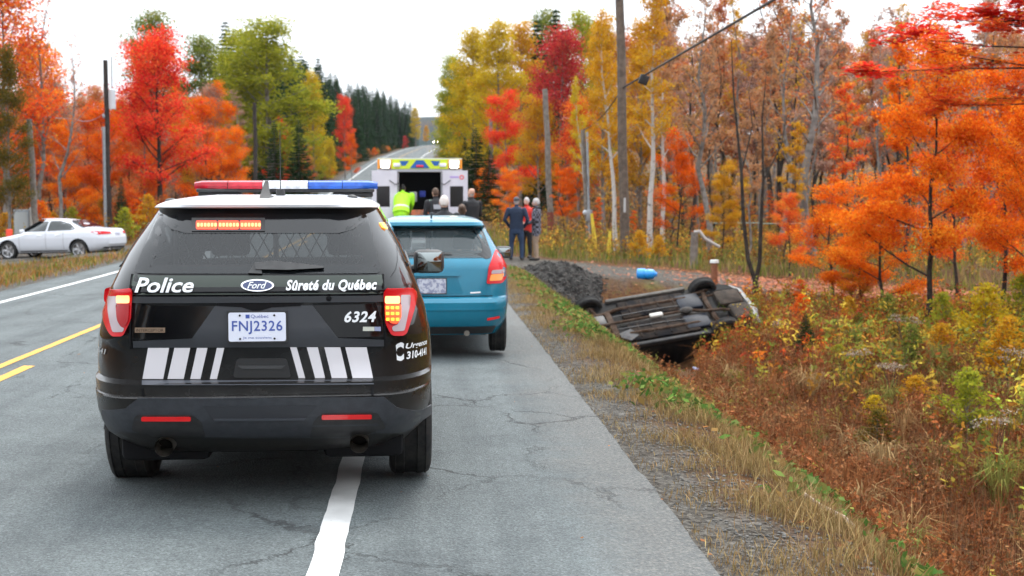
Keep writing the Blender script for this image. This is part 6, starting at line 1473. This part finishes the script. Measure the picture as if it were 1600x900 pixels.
# ------------------------------------------------------------------ ground plants, leaf litter
def stuff_material(name, trans=.25):
    m = bpy.data.materials.new(name); t, o = nodes_of(m); L = t.links.new
    a = nn(t, 'ShaderNodeAttribute', attribute_name='tint'); d = nn(t, 'ShaderNodeBsdfDiffuse'); tr = nn(t, 'ShaderNodeBsdfTranslucent'); x = nn(t, 'ShaderNodeMixShader'); x.inputs[0].default_value = trans
    L(a.outputs['Color'], d.inputs[0]); L(a.outputs['Color'], tr.inputs[0]); L(d.outputs[0], x.inputs[1]); L(tr.outputs[0], x.inputs[2]); L(x.outputs[0], o.inputs['Surface']); return m
M_PLANT = stuff_material('plant_tints')
g = np.random.default_rng(42)
def GZ(xy): return np.array([ground_z(a, c) for a, c in xy])
def jitter(cols, n, dev=.25):
    c = np.array(cols)[g.integers(0, len(cols), n)]; return np.clip(c * g.uniform(1 - dev, 1 + dev, (n, 1)) * g.uniform(.93, 1.07, (n, 3)), 0, 1)
def blades(P, h, w_, lean_):
    """grass blades: narrow bent quads standing at P"""
    n = len(P); az = g.random(n) * 6.283; d = np.c_[np.cos(az), np.sin(az), np.zeros(n)]; s_ = np.c_[-np.sin(az), np.cos(az), np.zeros(n)]
    ln = g.normal(size=(n, 1)) * lean_; top = P + np.c_[np.zeros(n), np.zeros(n), h] + d * h[:, None] * ln
    mid = P + np.c_[np.zeros(n), np.zeros(n), h * .5] + d * h[:, None] * ln * .3; W_ = s_ * w_[:, None]
    return np.stack([P - W_ * .5, mid + W_, top, mid - W_], 1).reshape(-1, 3)
def scatter(xr, yr, n, keep):
    out = []
    while len(out) < n:
        x, y = g.uniform(*xr), yr[0] + (yr[1] - yr[0]) * g.random() ** 1.25
        if g.random() < keep(x, y): out.append((x, y))
    return np.array(out)
def stuff(name, V_, tint, label, cat):
    o_ = link_mesh(name, fast_mesh(name, V_, quads(len(V_) // 4), {'tint': tint}), M_PLANT); tag(o_, label, cat, kind='stuff'); return o_
def clump(x, y, s=.6, k=0): return .5 + .5 * mnoise.noise((x * s, y * s, k))
car_c = OV @ Vector((0, 2.05, .7))
def not_car(x, y):
    l = OV.inverted() @ Vector((x, y, ground_z(x, y) + .1)); return not (-1.0 < l.x < 1.0 and -.15 < l.y < 4.3)
def open_view(x, y): return 0 if (y > 20.5 and .118 < x / y < .206) else 1     # trampled, short growth in front of the wreck
# dry straw on the shoulder edge
xy = scatter((1.42, 3.3), (4.5, 33), 40000, lambda x, y: (1 - abs(x - 2.1) / 1.25) * max(0.06, clump(x, y, 1.5) * 2.8 - 1.05))
P = np.c_[xy, GZ(xy)]; h = g.uniform(.04, .19, len(P)) * np.clip((P[:, 0] - 1.2), .3, 1)
stuff('dry_grass', blades(P, h, g.uniform(.0016, .0035, len(P)), .7), jitter([(.30, .20, .085), (.22, .14, .06), (.16, .11, .05), (.36, .26, .12)], len(P)), 'tan dry grass along the gravel shoulder', 'grass')
xy = scatter((2.3, 5.2), (6, 33), 20000, lambda x, y: (1 - smooth(3.6, 5.0, x)) * (.25 + .75 * clump(x, y, 1.2, 4)))
P = np.c_[xy, GZ(xy)]
stuff('slope_grass', blades(P, g.uniform(.03, .14, len(P)), g.uniform(.002, .005, len(P)), .7), jitter([(.24, .15, .06), (.17, .09, .04), (.14, .11, .04), (.12, .14, .035), (.21, .085, .035)], len(P)), 'short brownish grass on the road side of the ditch', 'grass')
# green weeds along the lip of the ditch: small rosettes of broad leaves
xy = scatter((2.0, 3.2), (4.5, 33), 430, lambda x, y: max(0, 1 - abs(x - 2.5) / .7) * max(0, clump(x, y, 1.1, 7) * 3.2 - 1.65))
C = []
for (x, y) in xy:
    k = int(g.integers(10, 26)); r_ = g.uniform(.06, .2); q_ = g.normal(size=(k, 2)) * r_ + (x, y); C += [(a, c, ground_z(a, c) + g.uniform(.03, .16)) for a, c in q_]
C = np.array(C); stuff('green_weeds', leaf_verts(C, g.uniform(.02, .06, len(C)), g, .45, asp=.5), jitter([(.06, .12, .025), (.09, .17, .035), (.13, .19, .05), (.20, .19, .05), (.22, .14, .05)], len(C)), 'green broad leaved weeds along the lip of the ditch', 'weeds')
# rusty weeds filling the ditch: stems with small leaves
def weeds(name, xr, yr, n, keep, hr, nl, lsz, cols, stemc, label, flat=.25, top=.0):
    xy = scatter(xr, yr, n, keep); P = np.c_[xy, GZ(xy)]; Vs = []; Ts = []
    cl = np.array([clump(a, c, .75, 51) for a, c in xy]); hh = g.uniform(*hr, len(P)) * (.45 + 1.1 * cl) * np.array([.3 + .7 * smooth(2.6, 4.5, a) if 0 < a < 4.5 and c < 34 else 1 for a, c in xy]); shade_ = np.array([clump(a, c, 1.3, 77) for a, c in xy])[:, None]; Vs.append(blades(P, hh, np.full(len(P), .006), .28)); Ts.append(jitter([stemc], len(P)))
    rep = np.repeat(np.arange(len(P)), nl); m_ = len(rep); tz = g.random(m_) ** (1 - top * .6); az = g.random(m_) * 6.283; rr = g.uniform(.02, .17, m_) * (1.15 - tz * .5) * (hh[rep] / .6)
    L_ = P[rep] + np.c_[np.cos(az) * rr, np.sin(az) * rr, hh[rep] * (.15 + .9 * tz)]
    base_c = (jitter(cols, len(P), .35) * (.5 + 1.0 * shade_) * np.where(shade_ > .62, np.array([1.15, 1.25, 1.2]), np.array([1.0, 1.0, 1.0])))[rep]; Vs.append(leaf_verts(L_, lsz * g.uniform(.5, 1.5, m_), g, flat, asp=.38)); Ts.append(np.clip(base_c * g.uniform(.7, 1.35, (m_, 1)), 0, 1))
    return stuff(name, np.concatenate(Vs), np.concatenate(Ts), label, 'weeds')
RUST = [(.19, .060, .022), (.24, .085, .034), (.14, .045, .018), (.27, .12, .055), (.21, .075, .03), (.12, .06, .028)]
weeds('rusty_weeds', (2.9, 10), (7, 33.5), 5200, lambda x, y: open_view(x, y) * (0 if (x < 6.6 and y > 25.5 + max(0, x - 5) * 1.5) or (x < 4.6 and y > 22) else .9 if 3.0 < x < 7.5 else .45) * (not_car(x, y)) * (.35 + .65 * clump(x, y, .8)), (.16, .55), 20, .026, RUST, (.13, .06, .03), 'rusty brown dead weeds filling the ditch')
xy = scatter((2.8, 9.5), (6.5, 33), 34000, lambda x, y: open_view(x, y) * (0 if (x < 6.4 and y > 26.5) or (x < 4.6 and y > 22) else 1) * not_car(x, y) * (.15 + .85 * clump(x, y, .9, 31)))
P = np.c_[xy, GZ(xy)]
stuff('rusty_grass', blades(P, g.uniform(.15, .55, len(P)) * np.array([.25 + .75 * smooth(2.6, 4.5, a) for a in xy[:, 0]]), g.uniform(.002, .0045, len(P)), .42), jitter([(.22, .085, .035), (.28, .13, .06), (.16, .06, .025), (.30, .17, .08), (.20, .07, .03)], len(P), .35), 'fine rust brown dead grass standing in the ditch', 'grass')
# arching tussocks
xy = scatter((4.1, 11), (7, 33), 260, lambda x, y: open_view(x, y) * (0 if (x < 6.4 and y > 26) or (x < 4.6 and y > 22) else 1) * (.3 + .7 * clump(x, y, .5, 61)))
Vs = []; Ts = []
for (x, y) in xy:
    k = int(g.integers(35, 70)); h_ = g.uniform(.3, .75); az = g.random(k) * 6.283; sp = g.uniform(.25, .75, k); hh = h_ * g.uniform(.6, 1.1, k); z0 = ground_z(x, y)
    d = np.c_[np.cos(az), np.sin(az), np.zeros(k)]; s_ = np.c_[-np.sin(az), np.cos(az), np.zeros(k)] * g.uniform(.003, .006, (k, 1)); P0 = np.array([x, y, z0]) + d * g.uniform(0, .05, (k, 1))
    P1 = P0 + d * (sp * hh * .45)[:, None] + np.c_[np.zeros((k, 2)), hh * .8]; P2 = P0 + d * (sp * hh * 1.25)[:, None] + np.c_[np.zeros((k, 2)), hh * g.uniform(.55, 1.0, k)]
    Vs.append(np.stack([P0 - s_, P0 + s_, P1 + s_, P1 - s_], 1).reshape(-1, 3)); Vs.append(np.stack([P1 - s_, P1 + s_, P2 + s_ * .2, P2 - s_ * .2], 1).reshape(-1, 3))
    c_ = np.array([(.30, .18, .08), (.24, .10, .04), (.20, .19, .05), (.34, .23, .11), (.17, .20, .05), (.27, .085, .035)][int(g.integers(0, 6))]); Ts.append(np.clip(c_ * g.uniform(.7, 1.3, (2 * k, 1)), 0, 1))
stuff('grass_tussocks', np.concatenate(Vs), np.concatenate(Ts), 'arching tussocks of tan and rust grass in the ditch', 'grass')
weeds('olive_weeds', (2.6, 12), (7, 33.5), 1100, lambda x, y: open_view(x, y) * (0 if (x < 4.8 and y > 22) else 1) * max(0, clump(x, y, .45, 3) * 2.4 - 1.1) * not_car(x, y), (.15, .5), 22, .03, [(.15, .15, .035), (.21, .19, .045), (.11, .12, .03), (.28, .22, .05)], (.12, .10, .04), 'olive green weeds in patches through the ditch')
weeds('yellow_weeds', (5.4, 17), (10, 33.8), 2600, lambda x, y: open_view(x, y) * smooth(5.2, 8.2, x) * max(0, clump(x, y, .5, 13) * 2 - .5), (.25, .85), 26, .05, [(.36, .24, .03), (.24, .24, .04), (.33, .15, .025), (.16, .18, .035), (.46, .33, .05), (.26, .075, .025)], (.14, .10, .04), 'yellow and green undergrowth on the far bank of the ditch')
weeds('red_weeds', (6, 14), (24, 34), 900, lambda x, y: open_view(x, y) * not_car(x, y) * max(0, clump(x, y, .6, 23) * 2 - .6), (.2, .6), 22, .04, [(.42, .07, .02), (.50, .14, .02), (.24, .04, .02)], (.12, .05, .03), 'red and orange leafy undergrowth beside the wreck')
# grass and brush past the drive and across the road
xy = scatter((1.9, 26), (41, 60), 11000, lambda x, y: .35 + .65 * clump(x, y, .4))
P = np.c_[xy, GZ(xy)]
stuff('meadow_grass', blades(P, g.uniform(.12, .5, len(P)), g.uniform(.01, .022, len(P)), .4), jitter([(.13, .16, .03), (.18, .19, .04), (.23, .18, .06), (.10, .12, .025), (.28, .20, .07)], len(P)), 'mixed green and tan grass beyond the gravel drive', 'grass')
weeds('brush', (3, 28), (43, 72), 1900, lambda x, y: .3 + .7 * clump(x, y, .3, 5), (.3, 1.1), 20, .055, [(.30, .12, .03), (.38, .20, .035), (.20, .19, .04), (.17, .075, .03), (.44, .27, .04)], (.10, .07, .04), 'low autumn brush under the trees behind the drive')
xy = scatter((-17, -8.4), (22, 62), 9000, lambda x, y: (.25 + .75 * clump(x, y, .6)) * (0 if (46 < y < 53.5 and x < -9) else 1))
P = np.c_[xy, GZ(xy)]
stuff('verge_grass', blades(P, g.uniform(.05, .26, len(P)), g.uniform(.008, .018, len(P)), .5), jitter([(.14, .16, .03), (.26, .17, .05), (.30, .13, .035), (.10, .13, .025), (.34, .22, .08)], len(P)), 'short green and tan grass on the verge by the white sedan', 'grass')
weeds('left_brush', (-34, -12), (55, 74), 1500, lambda x, y: .3 + .7 * clump(x, y, .3, 5), (.3, 1.2), 18, .06, [(.36, .11, .02), (.40, .24, .03), (.18, .18, .04), (.22, .07, .025)], (.08, .06, .04), 'low autumn brush along the foot of the left hand wood')
weeds('far_brush', (8, 62), (66, 135), 2300, lambda x, y: .4 + .6 * clump(x, y, .15, 5), (.9, 2.8), 22, .11, [(.24, .14, .07), (.30, .15, .05), (.20, .17, .06), (.17, .10, .06), (.36, .17, .05)], (.12, .09, .07), 'brown thicket deep in the right hand wood')
weeds('left_thicket', (-70, -14), (74, 130), 1500, lambda x, y: .4 + .6 * clump(x, y, .15, 5), (.9, 2.6), 22, .11, [(.26, .09, .03), (.30, .15, .05), (.34, .11, .03)], (.10, .07, .05), 'rusty thicket deep in the left hand wood')
# fallen leaves
def litter(name, xr, yr, n, keep, cols, sz, label):
    xy = scatter(xr, yr, n, keep); C = np.c_[xy, GZ(xy) + g.uniform(.008, .03, n)]
    return stuff(name, leaf_verts(C, g.uniform(sz * .6, sz * 1.4, n), g, .8, asp=.7), jitter(cols, n), label, 'fallen leaves')
LT = [(.42, .13, .05), (.34, .09, .04), (.48, .20, .07), (.26, .10, .05), (.40, .16, .10)]
litter('drive_leaf_litter', (4, 22), (34.2, 42), 15000, lambda x, y: smooth(6.0, 11.0, x) * .95 + .05, [(.46, .17, .09), (.40, .13, .07), (.52, .24, .12), (.32, .13, .08), (.48, .20, .14)], .05, 'fallen orange leaves carpeting the far part of the drive')
litter('ditch_leaf_litter', (1.7, 11), (5, 34), 3800, lambda x, y: smooth(1.6, 3.2, x) * (.3 + clump(x, y, .7)), LT + [(.20, .08, .04), (.14, .07, .04)], .034, 'brown and orange leaves scattered down the ditch side')
xy = scatter((-8, 1.5), (5, 40), 70, lambda x, y: .15 + .85 * smooth(-1, 1.5, x)); C = np.array([(a, c, surf(a + 4) + .012) for a, c in xy])
stuff('road_leaves', leaf_verts(C, g.uniform(.010, .022, len(C)), g, .8, asp=.6), jitter([(.26, .12, .06), (.20, .10, .05), (.34, .16, .07)], len(C)), 'a few fallen leaves on the asphalt', 'fallen leaves')
# stones on the shoulder
def pebble():
    bm = bmesh.new(); bmesh.ops.create_icosphere(bm, subdivisions=1, radius=1)
    for v in bm.verts: v.co *= 1 + .25 * mnoise.noise(v.co * 2)
    co_ = np.array([v.co for v in bm.verts]); f_ = np.array([[v.index for v in f.verts] for f in bm.faces]); bm.free(); return co_, f_
pc_, pf_ = pebble()
def stones(name, P, sz, m_, label, flat=.6):
    n = len(P); Vv = []; Ff = []
    for i in range(n):
        a = g.random() * 6.283; s_ = sz[i]; M_ = np.array([[math.cos(a), -math.sin(a), 0], [math.sin(a), math.cos(a), 0], [0, 0, 1]])
        Vv.append((pc_ * np.array([s_ * g.uniform(.7, 1.3), s_ * g.uniform(.7, 1.3), s_ * flat])) @ M_.T + P[i]); Ff.append(pf_ + i * len(pc_))
    V_ = np.concatenate(Vv); F_ = np.concatenate(Ff); me = bpy.data.meshes.new(name); me.vertices.add(len(V_)); me.vertices.foreach_set('co', V_.astype(np.float32).ravel())
    me.loops.add(3 * len(F_)); me.loops.foreach_set('vertex_index', F_.astype(np.int32).ravel()); me.polygons.add(len(F_)); me.polygons.foreach_set('loop_start', np.arange(0, 3 * len(F_), 3, dtype=np.int32)); me.update(calc_edges=True)
    o_ = link_mesh(name, me, m_); tag(o_, label, 'stones', kind='stuff'); return o_
xy = scatter((1.62, 2.9), (4.5, 34), 6500, lambda x, y: max(0, 1 - abs(x - 1.9) / .85))
stones('shoulder_gravel', np.c_[xy, GZ(xy) + .004], g.uniform(.004, .014, len(xy)), mat('loose_stone', (.07, .068, .064), .9, color2=(.19, .18, .165), scale=9, lo=.35, hi=.65), 'loose grey stones on the road shoulder')
xy = np.array([(3.6 + .62 * g.normal(), 33.7 + .8 * g.normal()) for _ in range(2600)])
def bank_z(x, y):
    a = math.exp(-((x - 3.6) / .85) ** 4 - ((y - 33.9) / 1.15) ** 4)
    return ground_z(x, y) - .05 + a * (.26 + .22 * mnoise.noise((x * 2.2, y * 2.2, 1)) + .16 * mnoise.noise((x * 6, y * 6, 4)))
stones('black_rubble', np.array([(x, y, bank_z(x, y) + .02) for x, y in xy]), g.uniform(.008, .035, len(xy)), mat('black_rubble_stone', (.014, .013, .012), .9, color2=(.075, .07, .064), scale=5), 'black rubble scattered over the gravel heap', .8)
# dead flower heads: pale umbels on dark stems
def seedhead(px, Y, h_, label):
    b0 = base(px, Y); root = empty('dried_flower', b0); tag(root, label, 'plant', 'dried white seed heads'); b = MB(); C = []; rg_ = random.Random(int(px))
    for i in range(7):
        a = rg_.random() * 6.28; tp_ = Vector((math.cos(a) * .22 * h_, math.sin(a) * .22 * h_, h_ * rg_.uniform(.8, 1.05)))
        b.tube([(0, 0, 0), tp_ * .5 + Vector((0, 0, .08)), tp_], [.006, .005, .003], 4)
        for _ in range(26): C.append(tp_ + Vector((rg_.gauss(0, .055), rg_.gauss(0, .055), rg_.gauss(0, .018))))
    b.build('stem', mat('dead_stem', (.06, .035, .02), .9), root)
    me = fast_mesh('seed_heads', leaf_verts(np.array(C), g.uniform(.012, .026, len(C)), g, .5), quads(len(C)), {'tint': jitter([(.32, .25, .19), (.25, .19, .14), (.38, .32, .25)], len(C))})
    link_mesh('seed_head', me, M_PLANT, root)['kind'] = 'stuff'
for px_, Y, h_, lab in ((1345, 21, .75, 'pale dried seed heads above the rusty weeds, centre of the ditch bank'), (1400, 19.5, .7, 'pale dried seed heads beside the green shrub'), (1560, 15, .8, 'pale dried seed heads low at the right edge'), (1225, 27, .6, 'pale dried seed heads left of the tiny spruce'), (1420, 23, .9, 'tall pale dried seed heads below the orange maples'), (1585, 19, .8, 'pale dried seed heads under the gold shrub')):
    seedhead(px_, Y, h_, lab)
# broken branch on the ditch lip, small litter
bp = at(1293, 850, 8.0); zb = ground_z(bp.x, 8.0); b = MB(); b.tube([(-.16, .25, .12), (-.05, .06, .05), (.10, -.18, .0), (.14, -.3, -.04)], [.02, .024, .02, .012], 7); o_ = b.build('dead_branch', mat('bare_wood', (.42, .32, .24), .85)); o_.location = (bp.x, 8.0, zb + .04); o_.scale = (.5, .5, 1); o_.rotation_euler = (0, 0, .5); tag(o_, 'short pale dead branch on the ditch lip, lower right', 'branch')
cx2 = base(1092, 25); b = MB(); b.rbox((-.09, -.06, 0), (.09, .06, .03), .012); o_ = b.build('plastic_scrap', mat('pale_blue_plastic', (.35, .38, .6), .4)); o_.location = cx2 + Vector((0, 0, .2)); o_.rotation_euler = (.3, .2, .6); tag(o_, 'small pale blue plastic scrap in the ditch near the wreck', 'scrap')

# ------------------------------------------------------------------ air
hz = MB(); hz.box((-1600, -70, -12), (1700, 3050, 175)); hb_ = hz.build('haze', [], smooth_=False) if False else None
me = bpy.data.meshes.new('haze'); me.from_pydata(hz.v, [], hz.f); me.update(); m = bpy.data.materials.new('autumn_air'); t, o = nodes_of(m)
pv = nn(t, 'ShaderNodeVolumePrincipled', Density=.00007, Anisotropy=.2); pv.inputs['Color'].default_value = (.72, .80, .92, 1)
t.links.new(pv.outputs[0], o.inputs['Volume']); HAZE = True
if HAZE: tag(link_mesh('haze', me, m), 'pale blue autumn haze over the far hills', 'haze', kind='stuff')
